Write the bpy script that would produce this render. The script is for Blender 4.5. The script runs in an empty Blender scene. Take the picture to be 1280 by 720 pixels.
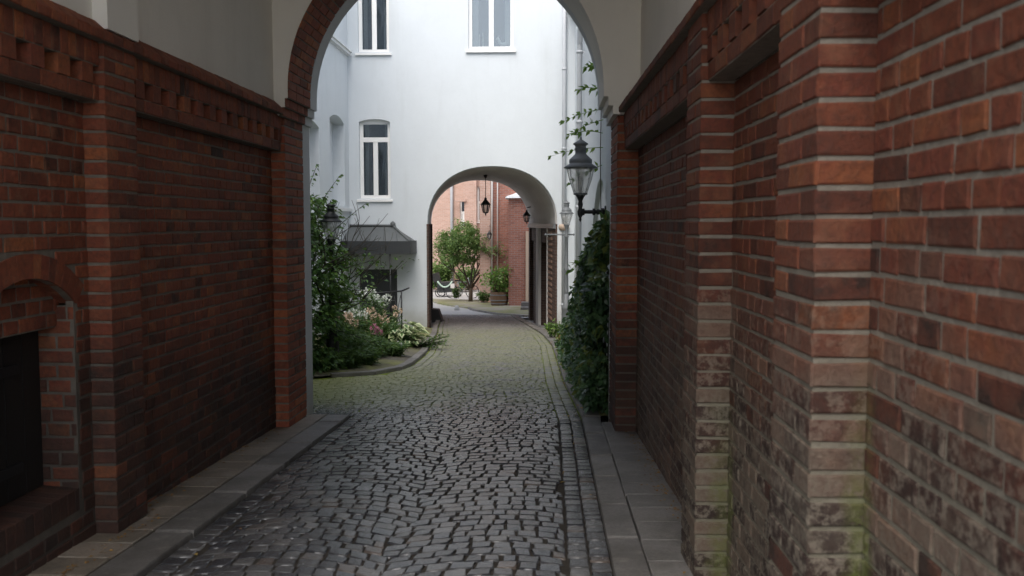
import bpy, math, random
from mathutils import Vector as V, Matrix
RN = random.Random(7)
sc = bpy.context.scene
COL = sc.collection
pi, sin, cos = math.pi, math.sin, math.cos
X, Y, Z = V((1, 0, 0)), V((0, 1, 0)), V((0, 0, 1))

# ------------------------------------------------------------------ camera and terrain maths
F, CH = 1150.0, 1.70
YAW, PIT = math.atan(47 / F), math.atan(80 / F)

def ray(px, py):
    r = V((cos(YAW), sin(YAW), 0))
    f = V((-sin(YAW) * cos(PIT), cos(YAW) * cos(PIT), -sin(PIT)))
    u = r.cross(f)
    return r * ((px - 640) / F) - u * ((py - 360) / F) + f

def at(px, py, y):
    d = ray(px, py)
    t = y / d.y
    return V((d.x * t, y, CH + d.z * t))

def gz(y):                                    # height of the falling lane along its length
    if y < -4: return .405
    if y < 9: return -.045 * (y - 5)
    if y < 34: return -.18 - .056 * (y - 9)
    if y < 46: return -1.58 - .03 * (y - 34)
    return -1.94

def interp(tab, y):
    if y <= tab[0][0]: return tab[0][1]
    for (a, b), (c, d) in zip(tab, tab[1:]):
        if y <= c: return b + (d - b) * (y - a) / (c - a)
    return tab[-1][1]

# ------------------------------------------------------------------ mesh builder
class MB:
    def __init__(s): s.v, s.f, s.c, s.m, s.sm = [], [], [], [], []
    def add(s, vs, fs, col=(.5, .5, 1), mat=0, smooth=False):
        n = len(s.v)
        s.v += [tuple(p) for p in vs]
        s.c += [(col[0], col[1], col[2], 1.0)] * len(vs)
        for f in fs:
            s.f.append(tuple(i + n for i in f)); s.m.append(mat); s.sm.append(smooth)
    def box(s, a, b, col=(.5, .5, 1), mat=0, bev=0.0):
        x0, y0, z0 = a; x1, y1, z1 = b
        s.hexa([(x0, y0, z0), (x1, y0, z0), (x1, y1, z0), (x0, y1, z0)], [(x0, y0, z1), (x1, y0, z1), (x1, y1, z1), (x0, y1, z1)], col, mat)
    def hexa(s, lo, hi, col=(.5, .5, 1), mat=0):
        s.add(list(lo) + list(hi), [(3, 2, 1, 0), (4, 5, 6, 7), (0, 1, 5, 4), (1, 2, 6, 5), (2, 3, 7, 6), (3, 0, 4, 7)], col, mat)
    def obox(s, o, U, W, N, u0, u1, w0, w1, n0, n1, col=(.5, .5, 1), mat=0):
        P = lambda u, w, n: o + U * u + W * w + N * n
        s.hexa([P(u0, w0, n0), P(u1, w0, n0), P(u1, w1, n0), P(u0, w1, n0)], [P(u0, w0, n1), P(u1, w0, n1), P(u1, w1, n1), P(u0, w1, n1)], col, mat)
    def brick(s, o, U, W, N, u0, u1, w0, w1, d=.006, col=None, jit=.003, inset=.0045):
        if col is None: col = (RN.random(), RN.random(), 1)
        j = lambda: RN.uniform(-jit, jit)
        dd = d + RN.uniform(-.0018, .0022)
        q = [(u0, w0), (u1, w0), (u1, w1), (u0, w1)]
        cu, cw = (u0 + u1) / 2, (w0 + w1) / 2
        q = [(u + j(), w + j()) for u, w in q]
        back = [o + U * u + W * w for u, w in q]
        mid = [o + U * u + W * w + N * (dd * .55) for u, w in q]
        fr = []
        for u, w in q:
            iu = inset * (1 if u < cu else -1) * RN.uniform(.5, 1.6); iw = inset * (1 if w < cw else -1) * RN.uniform(.5, 1.6)
            fr.append(o + U * (u + iu) + W * (w + iw) + N * (dd + RN.uniform(-.0008, .0008)))
        s.add(back + mid + fr, [(0, 1, 5, 4), (1, 2, 6, 5), (2, 3, 7, 6), (3, 0, 4, 7), (4, 5, 9, 8), (5, 6, 10, 9), (6, 7, 11, 10), (7, 4, 8, 11), (8, 9, 10, 11)], col)
    def mortar(s, o, U, W, N, u0, u1, w0, w1, thick=.04):
        s.obox(o, U, W, N, u0, u1, w0, w1, -thick, 0, (.5, RN.random(), 0))
    def stone(s, q, zt, h, bev, tilt=.004, col=None, pillow=.0, smooth=True):
        # q: four corners (x, y) anticlockwise; a worn block with rounded shoulders
        if col is None: col = (RN.random(), RN.random(), 1)
        cx = sum(p[0] for p in q) / 4; cy = sum(p[1] for p in q) / 4
        tx, ty, dz = RN.uniform(-tilt, tilt), RN.uniform(-tilt, tilt), RN.uniform(-tilt, tilt) * .7
        def ring(k, z):
            out = []
            for x, y in q:
                L = math.hypot(x - cx, y - cy) or 1
                f = max(0.1, 1 - k / L)
                xx, yy = cx + (x - cx) * f, cy + (y - cy) * f
                out.append((xx, yy, zt(yy) + z + dz + tx * (xx - cx) * 10 + ty * (yy - cy) * 10))
            return out
        a, b, c = ring(0, -h), ring(bev * .2, -bev * .9), ring(bev * 1.25, -bev * .1)
        cc = (cx, cy, zt(cy) + dz + pillow)
        fs = []
        for k in (0, 4):
            fs += [(k + i, k + (i + 1) % 4, k + 4 + (i + 1) % 4, k + 4 + i) for i in range(4)]
        s.add(a + b + c, fs, col, 0, smooth)
        if pillow > 0:
            d = [((p[0] * .45 + cc[0] * .55), (p[1] * .45 + cc[1] * .55), p[2] * .45 + (cc[2]) * .55) for p in c]
            s.add(c + d, [(i, (i + 1) % 4, 4 + (i + 1) % 4, 4 + i) for i in range(4)] + [(4, 5, 6, 7)], col, 0, True)
        else: s.add(c, [(0, 1, 2, 3)], col, 0, False)
    def tube(s, pts, r, n=8, col=(.5, .5, 1), mat=0, cap=True):
        pts = [V(p) for p in pts]
        rs = r if isinstance(r, (list, tuple)) else [r] * len(pts)
        vs = []
        for i, p in enumerate(pts):
            d = (pts[min(i + 1, len(pts) - 1)] - pts[max(i - 1, 0)]).normalized()
            a = d.cross(Z if abs(d.z) < .9 else X).normalized(); b = d.cross(a)
            vs += [p + (a * cos(2 * pi * k / n) + b * sin(2 * pi * k / n)) * rs[i] for k in range(n)]
        fs = [(i * n + k, i * n + (k + 1) % n, (i + 1) * n + (k + 1) % n, (i + 1) * n + k) for i in range(len(pts) - 1) for k in range(n)]
        if cap: fs += [tuple(range(n))[::-1], tuple(range((len(pts) - 1) * n, len(pts) * n))]
        s.add(vs, fs, col, mat, True)
    def lathe(s, c, prof, n=14, col=(.5, .5, 1), mat=0, smooth=True):
        vs = [V((c[0] + r * cos(2 * pi * k / n), c[1] + r * sin(2 * pi * k / n), c[2] + z)) for r, z in prof for k in range(n)]
        fs = [(i * n + k, i * n + (k + 1) % n, (i + 1) * n + (k + 1) % n, (i + 1) * n + k) for i in range(len(prof) - 1) for k in range(n)]
        fs += [tuple(range(n))[::-1], tuple(range((len(prof) - 1) * n, len(prof) * n))]
        s.add(vs, fs, col, mat, smooth)
    def leaf(s, p, L, w, d=None, up=None, col=None, fold=.25):
        d = d or V((RN.gauss(0, 1), RN.gauss(0, 1), RN.gauss(-.2, .6))).normalized()
        up = up or V((RN.gauss(0, .7), RN.gauss(0, .7), 1)).normalized()
        side = d.cross(up)
        if side.length < 1e-3: side = X.copy()
        side.normalize(); nrm = side.cross(d)
        p = V(p); m = p + d * (L * .42)
        droop = nrm * (-L * .12)
        vs = [p, m + side * (w / 2) + nrm * (fold * w * .5), p + d * L + droop, m - side * (w / 2) + nrm * (fold * w * .5), m]
        s.add(vs, [(0, 4, 1), (4, 2, 1), (0, 3, 4), (4, 3, 2)], col or (RN.random(), RN.random(), 1))
    def build(s, name, mat, parent=None):
        off = V((0, 0, 0)); q = parent
        while q is not None: off += q.location; q = q.parent
        me = bpy.data.meshes.new(name)
        me.from_pydata([(a - off.x, b - off.y, c - off.z) for a, b, c in s.v], [], s.f)
        for m in (mat if isinstance(mat, (list, tuple)) else [mat]): me.materials.append(m)
        me.polygons.foreach_set('material_index', s.m)
        me.polygons.foreach_set('use_smooth', s.sm)
        ca = me.color_attributes.new('tone', 'FLOAT_COLOR', 'POINT')
        ca.data.foreach_set('color', [k for c in s.c for k in c])
        me.update()
        o = bpy.data.objects.new(name, me); COL.objects.link(o); o.parent = parent
        return o

def tag(o, label=None, cat=None, group=None, kind=None):
    if label: o['label'] = label
    if cat: o['category'] = cat
    if group: o['group'] = group
    if kind: o['kind'] = kind
    return o

def thing(name, label, cat, loc=(0, 0, 0), group=None):
    o = bpy.data.objects.new(name, None); COL.objects.link(o); o.location = loc; o.empty_display_size = .2
    return tag(o, label, cat, group)

def struct(o): o['kind'] = 'structure'; return o

def plate(name, outline, holes, mat, parent, o, U, W, N, thick):
    """a flat wall with shaped openings, thick along -N"""
    cu = bpy.data.curves.new('outline', 'CURVE'); cu.dimensions = '2D'; cu.fill_mode = 'BOTH'; cu.extrude = thick / 2
    for pts in [outline] + holes:
        sp = cu.splines.new('POLY'); sp.points.add(len(pts) - 1)
        for p, (a, b) in zip(sp.points, pts): p.co = (a, b, 0, 1)
        sp.use_cyclic_u = True
    t = bpy.data.objects.new('outline', cu); COL.objects.link(t)
    bpy.context.view_layer.update()
    me = bpy.data.meshes.new_from_object(t.evaluated_get(bpy.context.evaluated_depsgraph_get()))
    vs = [o + U * v.co.x + W * v.co.y + N * (v.co.z - thick / 2) for v in me.vertices]
    fs = [tuple(p.vertices) for p in me.polygons]
    bpy.data.objects.remove(t); bpy.data.curves.remove(cu); bpy.data.meshes.remove(me)
    mb = MB(); mb.add(vs, fs)
    return mb.build(name, mat, parent)

# ------------------------------------------------------------------ materials
MATS = {}
class NT:
    def __init__(s, name):
        m = bpy.data.materials.new(name); m.use_nodes = True
        s.m, s.t = m, m.node_tree
        s.b = s.t.nodes['Principled BSDF']
        MATS[name] = m
        s.pos = s.n('ShaderNodeNewGeometry').outputs['Position']
        a = s.n('ShaderNodeAttribute'); a.attribute_name = 'tone'
        sp = s.n('ShaderNodeSeparateColor'); s.l(a.outputs['Color'], sp.inputs[0])
        s.r, s.g, s.k = sp.outputs
        sx = s.n('ShaderNodeSeparateXYZ'); s.l(s.pos, sx.inputs[0]); s.x, s.y, s.z = sx.outputs
    def n(s, t, **kw):
        o = s.t.nodes.new(t)
        for k, v in kw.items(): setattr(o, k, v)
        return o
    def l(s, a, b): s.t.links.new(a, b)
    def setin(s, i, v):
        if isinstance(v, bpy.types.NodeSocket): s.l(v, i)
        elif isinstance(v, (tuple, list)) and len(v) == 3 and len(i.default_value) == 4: i.default_value = (*v, 1)
        else: i.default_value = v
    def noise(s, scale, detail=4, rough=.55, vec=None, dist=0, stretch=None):
        o = s.n('ShaderNodeTexNoise'); o.inputs['Scale'].default_value = scale; o.inputs['Detail'].default_value = detail
        o.inputs['Roughness'].default_value = rough; o.inputs['Distortion'].default_value = dist
        v = vec or s.pos
        if stretch:
            mp = s.n('ShaderNodeMapping'); mp.inputs['Scale'].default_value = stretch; s.l(v, mp.inputs[0]); v = mp.outputs[0]
        s.l(v, o.inputs['Vector'])
        return o.outputs['Fac']
    def math(s, op, a, b=None, c=None, clamp=False):
        o = s.n('ShaderNodeMath', operation=op, use_clamp=clamp); s.setin(o.inputs[0], a)
        if b is not None: s.setin(o.inputs[1], b)
        if c is not None: s.setin(o.inputs[2], c)
        return o.outputs[0]
    def rng(s, v, a, b, c=0, d=1):
        o = s.n('ShaderNodeMapRange'); o.interpolation_type = 'SMOOTHSTEP'
        for i, q in enumerate((v, a, b, c, d)): s.setin(o.inputs[i], q)
        return o.outputs[0]
    def ramp(s, v, stops, const=False):
        o = s.n('ShaderNodeValToRGB'); e = o.color_ramp.elements
        if const: o.color_ramp.interpolation = 'CONSTANT'
        while len(e) < len(stops): e.new(.5)
        for q, (p, c) in zip(e, stops): q.position = p; q.color = (*c, 1)
        s.setin(o.inputs[0], v); return o.outputs[0]
    def mix(s, f, a, b, mode='MIX'):
        o = s.n('ShaderNodeMix', data_type='RGBA', blend_type=mode, clamp_factor=True)
        s.setin(o.inputs[0], f); s.setin(o.inputs[6], a); s.setin(o.inputs[7], b); return o.outputs[2]
    def out(s, col, rough=.8, bump=None, bd=.002, spec=None, metal=None):
        s.setin(s.b.inputs['Base Color'], col); s.setin(s.b.inputs['Roughness'], rough)
        if spec is not None: s.setin(s.b.inputs['Specular IOR Level'], spec)
        if metal is not None: s.setin(s.b.inputs['Metallic'], metal)
        if bump is not None:
            o = s.n('ShaderNodeBump'); o.inputs['Distance'].default_value = bd; s.l(bump, o.inputs['Height']); s.l(o.outputs[0], s.b.inputs['Normal'])
        return s.m

def brick_mat(name, soot=0.0, lime=0.0, moss=None, tone=1.0, joint=1.0):
    t = NT(name); T = lambda r_, g_, b_: (r_ * tone * .96, g_ * tone * .97, b_ * tone * .86)
    rr = t.math('ADD', t.math('MULTIPLY', t.r, .86), t.math('MULTIPLY', t.math('SUBTRACT', t.noise(6, 5, .7), .43), .62), clamp=True)
    b = t.ramp(rr, [(0, T(.045, .022, .018)), (.06, T(.11, .036, .025)), (.2, T(.17, .048, .029)), (.5, T(.225, .064, .035)), (.72, T(.20, .052, .034)), (.88, T(.30, .095, .042)), (1, T(.16, .07, .045))])
    n1 = t.noise(38, 5, .65)
    b = t.mix(t.rng(n1, .35, .75), b, t.mix(.5, b, T(.05, .03, .024)))
    n2 = t.noise(9, 4)
    b = t.mix(t.math('MULTIPLY', t.rng(n2, .5, .75), .35), b, T(.33, .15, .09))
    mo = t.mix(t.noise(20, 4), tuple(k * joint for k in (.17, .145, .112)), tuple(k * joint for k in (.40, .35, .285)))
    c = t.mix(t.k, mo, b)
    big = t.noise(1.15, 5, .6, dist=.4)
    if soot:
        h = t.math('ADD', t.z, t.math('MULTIPLY', t.math('SUBTRACT', big, .5), 2.6))
        m = t.rng(h, 1.25, .25)
        m = t.math('MULTIPLY', m, t.rng(t.math('ADD', t.g, t.math('MULTIPLY', n2, .8)), .25, .75, .35, 1))
        c = t.mix(t.math('MULTIPLY', m, soot), c, t.mix(t.k, (.06, .053, .045), (.026, .021, .018)))
    if lime:
        h = t.math('ADD', t.z, t.math('MULTIPLY', t.math('SUBTRACT', big, .5), 1.5))
        m = t.rng(h, 1.75, .75)
        fine = t.noise(26, 6, .7)
        # pale bloom creeping over the bricks, some bricks holding out dark, a few red
        dark = t.mix(t.rng(fine, .44, .60), (.028, .02, .017), (.155, .134, .104))
        hold = t.rng(t.math('ADD', t.math('MULTIPLY', t.g, .45), t.noise(3.5, 5, .7)), .52, .85)
        face = t.mix(hold, t.mix(t.rng(n1, .3, .72), (.15, .132, .10), t.mix(.7, b, (.12, .10, .078))), dark)
        keep = t.math('LESS_THAN', t.r, .05)
        lime = t.rng(t.y, 4.0, 6.5, lime, lime * .62)
        lo = t.mix(t.k, t.mix(n2, (.12, .108, .08), (.22, .195, .145)), face)
        m2 = t.math('MULTIPLY', m, t.math('SUBTRACT', 1, t.math('MULTIPLY', t.math('MULTIPLY', keep, t.k), .9)))
        c = t.mix(t.math('MULTIPLY', m2, lime), c, lo)
    if moss:
        for (xc, yc, wd, zt, amt) in moss:
            d = t.math('MAXIMUM', t.math('ABSOLUTE', t.math('SUBTRACT', t.y, yc)), t.math('ABSOLUTE', t.math('SUBTRACT', t.x, xc)))
            d = t.math('ADD', d, t.math('MULTIPLY', t.math('SUBTRACT', t.noise(7, 5), .5), wd * 2.2))
            m = t.math('MULTIPLY', t.rng(d, wd, wd * .1), t.rng(t.math('ADD', t.z, t.math('MULTIPLY', big, .8)), zt + .5, zt - .3))
            m = t.math('MULTIPLY', m, t.rng(t.math('ADD', t.noise(19, 6, .75), t.math('MULTIPLY', t.math('SUBTRACT', 1, t.k), .15)), .34, .52))
            c = t.mix(t.math('MULTIPLY', m, amt), c, t.mix(n1, (.055, .075, .012), (.15, .185, .035)))
    return t.out(c, .82, t.math('ADD', n1, t.math('MULTIPLY', n2, .6)), .007, .3)

M_BL = brick_mat('brick_sooty', soot=.85, tone=1.12, joint=.6)
M_BR = brick_mat('brick_limed', soot=.5, lime=.9, tone=.70, joint=.66, moss=[(.868, 2.51, .07, 1.3, .72), (.84, 4.24, .11, 1.0, .5), (.84, 2.98, .12, .3, .5)])
M_BA = brick_mat('brick_arch', tone=1.5, joint=.6)

def far_brick(name, c1, c2, mortar, scale=1.0, stain=.3):
    t = NT(name)
    cb = t.n('ShaderNodeCombineXYZ'); t.l(t.math('ADD', t.x, t.y), cb.inputs[0]); t.l(t.z, cb.inputs[1])
    o = t.n('ShaderNodeTexBrick'); t.l(cb.outputs[0], o.inputs['Vector'])
    o.inputs['Color1'].default_value = (*c1, 1); o.inputs['Color2'].default_value = (*c2, 1); o.inputs['Mortar'].default_value = (*mortar, 1)
    o.inputs['Scale'].default_value = scale; o.inputs['Brick Width'].default_value = .25; o.inputs['Row Height'].default_value = .0775
    o.inputs['Mortar Size'].default_value = .008; o.inputs['Bias'].default_value = -.2
    n = t.noise(1.3, 5, .65)
    c = t.mix(t.math('MULTIPLY', t.rng(n, .45, .75), stain), o.outputs['Color'], (.08, .05, .04))
    return t.out(c, .85, o.outputs['Fac'], -.006, .3)
M_FB = far_brick('brick_red_far', (.34, .14, .10), (.25, .095, .07), (.30, .25, .22))
M_FP = far_brick('brick_hazed_far', (.50, .325, .26), (.42, .255, .20), (.52, .42, .36), stain=.12)  # distance haze is put into this brick's pale pink
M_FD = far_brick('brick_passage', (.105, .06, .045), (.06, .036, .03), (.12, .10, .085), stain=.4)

def plaster(name, c, amp=.1, streak=.1, rough=.85, dirt=False):
    t = NT(name)
    n = t.noise(1.7, 6, .62); s = t.noise(3.0, 5, .6, stretch=(1, 1, .12)); f = t.noise(60, 3)
    col = t.mix(t.math('MULTIPLY', t.rng(n, .35, .7), amp), c, tuple(k * .72 for k in c))
    col = t.mix(t.math('MULTIPLY', t.rng(s, .5, .8), streak), col, (c[0] * .55, c[1] * .53, c[2] * .48))
    if dirt:                                                   # splash band above the falling lane
        gl = t.math('MULTIPLY', t.math('SUBTRACT', t.y, 5.8), -.056)
        hgt = t.math('ADD', t.math('SUBTRACT', t.z, gl), t.math('MULTIPLY', t.math('SUBTRACT', n, .5), 1.1))
        col = t.mix(t.math('MULTIPLY', t.rng(hgt, .75, .0), .6), col, t.mix(f, (.20, .20, .15), (.33, .31, .26)))
        cr = t.noise(2.2, 8, .75, dist=1.5)
        col = t.mix(t.math('MULTIPLY', t.rng(t.math('ABSOLUTE', t.math('SUBTRACT', cr, .5)), .006, 0), .16), col, tuple(k * .5 for k in c))
    return t.out(col, rough, t.math('ADD', f, t.math('MULTIPLY', n, 2)), .002, .3)
M_WHITE = plaster('plaster_white', (.60, .632, .648), .10, .15, dirt=True)
M_WHITE2 = plaster('plaster_white_aged', (.68, .69, .685), .18, .2, dirt=True)
M_TUN = plaster('plaster_tunnel', (.84, .81, .745), .18, .14)
M_GREYP = plaster('plaster_grey', (.60, .57, .54), .2, .2)

def plain(name, c, rough=.5, metal=0, spec=.5, var=.25, sc_=14, bd=.0008):
    t = NT(name); n = t.noise(sc_, 5, .6)
    return t.out(t.mix(t.math('MULTIPLY', n, var), c, tuple(k * .45 for k in c)), rough, n, bd, spec, metal)
M_IRON = plain('iron_black', (.014, .015, .016), .5)
M_IRONG = plain('iron_grey', (.16, .17, .175), .5)
M_PIPE = plain('pipe_zinc', (.50, .52, .54), .5, .0)
M_LEAD = plain('roof_lead', (.11, .118, .118), .6, var=.5, sc_=5)
M_DARK = plain('door_dark', (.035, .038, .04), .5)
M_BLACK = plain('timber_black', (.012, .011, .010), .6)
M_FRAME = plain('paint_white', (.82, .81, .78), .35, var=.08)
M_CURT = plain('room_grey', (.16, .17, .18), .9, var=.6, sc_=1.5)
M_GRANITE = None
M_WOOD = plain('barrel_wood', (.16, .085, .042), .75, var=.6, sc_=8)
M_BARK = plain('bark', (.10, .072, .05), .9, var=.7, sc_=22, bd=.004)
M_BARKD = plain('bark_dark', (.055, .045, .035), .9, var=.6, sc_=22, bd=.004)
M_SAND = plain('sandstone', (.50, .38, .29), .9)
M_CLOTHG = plain('hose_green', (.42, .55, .45), .6)
M_RUBBER = plain('rubber', (.02, .02, .02), .7)
M_WAX = plain('wax_white', (.8, .77, .70), .5, var=.05)
M_ROCK = plain('rock_pale', (.50, .49, .46), .85, var=.5)

def glass(name, tint=(1, 1, 1), base=.12, refl=(.9, .95, 1.0)):
    m = bpy.data.materials.new(name); m.use_nodes = True; t = m.node_tree; t.nodes.clear()
    o = t.nodes.new('ShaderNodeOutputMaterial'); g = t.nodes.new('ShaderNodeBsdfGlossy'); tr = t.nodes.new('ShaderNodeBsdfTransparent')
    mx = t.nodes.new('ShaderNodeMixShader'); fr = t.nodes.new('ShaderNodeFresnel'); ad = t.nodes.new('ShaderNodeMath'); ad.use_clamp = True
    fr.inputs[0].default_value = 1.5; ad.inputs[1].default_value = base
    g.inputs['Roughness'].default_value = .02; g.inputs['Color'].default_value = (*refl, 1); tr.inputs[0].default_value = (*tint, 1)
    tn = t.nodes.new('ShaderNodeTexNoise'); tn.inputs['Scale'].default_value = 1.3; bp = t.nodes.new('ShaderNodeBump'); bp.inputs['Distance'].default_value = .02; bp.inputs['Strength'].default_value = .25
    t.links.new(tn.outputs[0], bp.inputs['Height']); t.links.new(bp.outputs[0], g.inputs['Normal'])
    t.links.new(fr.outputs[0], ad.inputs[0]); t.links.new(ad.outputs[0], mx.inputs[0]); t.links.new(tr.outputs[0], mx.inputs[1]); t.links.new(g.outputs[0], mx.inputs[2]); t.links.new(mx.outputs[0], o.inputs[0])
    return m
M_PANE = glass('window_glass', (.75, .8, .82), .07)
def lampglass():
    t = NT('lamp_glass'); c = t.mix(t.noise(14, 4), (.75, .74, .70), (.5, .5, .48))
    t.out(c, .15); tr = t.n('ShaderNodeBsdfTransparent'); mx = t.n('ShaderNodeMixShader'); mx.inputs[0].default_value = .38
    t.l(tr.outputs[0], mx.inputs[1]); t.l(t.b.outputs[0], mx.inputs[2]); t.l(mx.outputs[0], t.t.nodes['Material Output'].inputs[0]); return t.m
M_LGLASS = lampglass()

def leafmat(name, stops, trans=.3, rough=.45):
    t = NT(name); c = t.ramp(t.r, stops)
    t.out(c, rough, spec=.35)
    tl = t.n('ShaderNodeBsdfTranslucent'); t.l(t.mix(.5, c, (.25, .4, .05), 'MIX'), tl.inputs[0])
    mx = t.n('ShaderNodeMixShader'); mx.inputs[0].default_value = trans
    t.l(t.b.outputs[0], mx.inputs[1]); t.l(tl.outputs[0], mx.inputs[2]); t.l(mx.outputs[0], t.t.nodes['Material Output'].inputs[0])
    return t.m
M_HORN = leafmat('leaf_hornbeam', [(0, (.035, .075, .025)), (.5, (.065, .14, .04)), (.85, (.11, .21, .05)), (1, (.19, .29, .07))])
M_IVY = leafmat('leaf_ivy', [(0, (.02, .045, .02)), (.5, (.045, .095, .04)), (.85, (.085, .15, .06)), (1, (.12, .15, .03))], .15, .35)
M_SPRIG = leafmat('leaf_bright', [(0, (.07, .14, .03)), (.6, (.12, .22, .05)), (1, (.20, .31, .07))], .4)
M_PERE = leafmat('leaf_border', [(0, (.03, .065, .02)), (.5, (.06, .125, .04)), (1, (.13, .20, .06))])
M_HOSTA = leafmat('leaf_hosta', [(0, (.06, .14, .05)), (.45, (.12, .21, .07)), (.55, (.50, .56, .30)), (1, (.62, .66, .40))], .25)
M_FERN = leafmat('leaf_fern', [(0, (.04, .09, .03)), (1, (.10, .20, .05))])
M_ROUND = leafmat('leaf_roundtree', [(0, (.07, .13, .04)), (.5, (.13, .21, .07)), (1, (.24, .33, .11))], .35)
M_HYDR = leafmat('leaf_hydrangea', [(0, (.07, .14, .03)), (.6, (.14, .25, .05)), (1, (.30, .40, .12))], .35)
M_LITTER = leafmat('leaf_fallen', [(0, (.16, .075, .03)), (.4, (.30, .17, .05)), (.8, (.42, .30, .08)), (1, (.35, .10, .05))], .1, .8)
def petal(name, a, b): return leafmat(name, [(0, a), (1, b)], .25, .7)
M_PWHITE = petal('petal_white', (.74, .76, .70), (.86, .87, .84))
M_PPEACH = petal('petal_peach', (.62, .40, .30), (.72, .56, .44))
M_PPINK = petal('petal_pink', (.55, .14, .28), (.70, .32, .45))
M_PRED = petal('petal_red', (.5, .02, .02), (.65, .05, .04))

def cobble_mat():
    t = NT('cobblestone')
    c = t.ramp(t.r, [(0, (.04, .041, .046)), (.35, (.066, .067, .071)), (.7, (.092, .091, .092)), (.9, (.14, .136, .132)), (1, (.115, .09, .075))])
    n = t.noise(45, 6, .7); big = t.noise(.55, 4, .6); nm = t.noise(3.2, 5, .65)
    c = t.mix(t.math('MULTIPLY', t.rng(n, .35, .7), .5), c, t.mix(.5, c, (.03, .03, .03)))
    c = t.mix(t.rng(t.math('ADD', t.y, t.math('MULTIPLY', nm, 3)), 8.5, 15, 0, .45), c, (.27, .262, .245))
    # algae film on the open court stones, strongest by the left wing
    left = t.math('MULTIPLY', t.rng(t.x, -.6, -3.0), t.rng(t.y, 14.5, 12))
    g = t.math('MULTIPLY', t.rng(t.math('ADD', nm, t.math('MULTIPLY', left, .42)), .33, .58), t.rng(t.y, 9.0, 10.5))
    g = t.math('MULTIPLY', g, t.rng(t.y, 26, 22))
    c = t.mix(t.math('MULTIPLY', g, t.math('ADD', .45, t.math('MULTIPLY', left, .4))), c, t.mix(n, (.15, .17, .03), (.27, .28, .085)))
    r = t.math('ADD', t.rng(n, .3, .7, .14, .28), t.rng(t.y, 8.5, 12, .0, .32))
    return t.out(c, r, t.math('ADD', n, t.math('MULTIPLY', t.noise(14, 3), 1.2)), .0035, .8)
M_COB = cobble_mat()
def joint_mat():
    t = NT('joint_sand')
    n = t.noise(30, 5, .7); nm = t.noise(2.4, 5, .65)
    c = t.mix(n, (.022, .019, .016), (.07, .06, .048))
    left = t.math('MULTIPLY', t.rng(t.x, -.8, -2.6), t.rng(t.y, 15, 12))
    g = t.math('MULTIPLY', t.rng(t.math('ADD', nm, t.math('MULTIPLY', left, .3)), .36, .56), t.rng(t.y, 8.6, 9.8))
    c = t.mix(g, c, t.mix(n, (.10, .14, .015), (.24, .29, .05)))
    return t.out(c, .95, n, .006, .2)
M_JOINT = joint_mat()
def slab_mat(name, a, b, rough=.6):
    t = NT(name); n = t.noise(55, 6, .75); m = t.noise(2.5, 5, .6)
    c = t.mix(t.r, a, b); c = t.mix(t.math('MULTIPLY', t.rng(n, .4, .68), .45), c, tuple(k * .35 for k in a))
    c = t.mix(t.math('MULTIPLY', t.rng(m, .38, .7), .6), c, (.065, .058, .046))
    w2 = t.noise(7, 6, .7); c = t.mix(t.math('MULTIPLY', t.rng(w2, .52, .7), .4), c, (.30, .28, .24))
    return t.out(c, rough, n, .003, .4)
M_SLAB = slab_mat('slab_sandy', (.20, .165, .125), (.29, .24, .19))
M_SLABG = slab_mat('slab_grey', (.17, .16, .15), (.23, .215, .20), .5)
M_KERB = slab_mat('kerb_granite', (.16, .15, .14), (.24, .225, .21))
M_SOIL = None
def court_mat(name, a, b, moss):
    t = NT(name); n = t.noise(22, 5, .7); m = t.noise(.9, 5, .65, dist=.5)
    c = t.mix(n, a, b); c = t.mix(t.math('MULTIPLY', t.rng(m, .42, .62), moss), c, t.mix(n, (.14, .15, .04), (.27, .27, .10)))
    return t.out(c, .85, n, .006, .3)
M_COURT = court_mat('court_grit', (.36, .35, .33), (.46, .45, .43), .12)
M_ISLE = court_mat('mossy_grit', (.24, .22, .17), (.34, .31, .25), .8)
M_SOIL = court_mat('soil', (.085, .075, .055), (.16, .145, .115), .8)
M_GROUND = court_mat('ground_earth', (.36, .35, .33), (.45, .44, .42), .1)

# ------------------------------------------------------------------ world, sun, camera
w = bpy.data.worlds.new('World'); sc.world = w; w.use_nodes = True
nt = w.node_tree; bg = nt.nodes['Background']
sky = nt.nodes.new('ShaderNodeTexSky'); sky.sky_type = 'NISHITA'; sky.sun_disc = False
SUN_EL, SUN_AZ = math.radians(54), math.radians(192)       # azimuth clockwise from +Y: high, a little behind the camera
sky.sun_elevation = SUN_EL; sky.sun_rotation = SUN_AZ; sky.air_density = 1.0; sky.dust_density = 3.0; sky.ozone_density = 1.0
hs = nt.nodes.new('ShaderNodeHueSaturation'); hs.inputs['Saturation'].default_value = .6
nt.links.new(sky.outputs[0], hs.inputs['Color']); nt.links.new(hs.outputs[0], bg.inputs[0]); bg.inputs[1].default_value = .15
sl = bpy.data.lights.new('sun', 'SUN'); sl.energy = 1.1; sl.angle = math.radians(50); sl.color = (1, .985, .96)
so = bpy.data.objects.new('sun', sl); COL.objects.link(so)
sd = V((sin(SUN_AZ) * cos(SUN_EL), cos(SUN_AZ) * cos(SUN_EL), sin(SUN_EL)))
so.rotation_euler = sd.to_track_quat('Z', 'Y').to_euler(); so.location = (0, 0, 30)
cam = bpy.data.cameras.new('camera'); co = bpy.data.objects.new('camera', cam); COL.objects.link(co)
cam.lens = 36 * F / 1280; cam.sensor_width = 36; cam.clip_end = 2000; cam.clip_start = .05
co.location = (0, 0, CH); co.rotation_euler = (pi / 2 - PIT, 0, YAW)
cam.dof.use_dof = True; cam.dof.focus_distance = 13; cam.dof.aperture_fstop = 4.5
sc.camera = co
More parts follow.
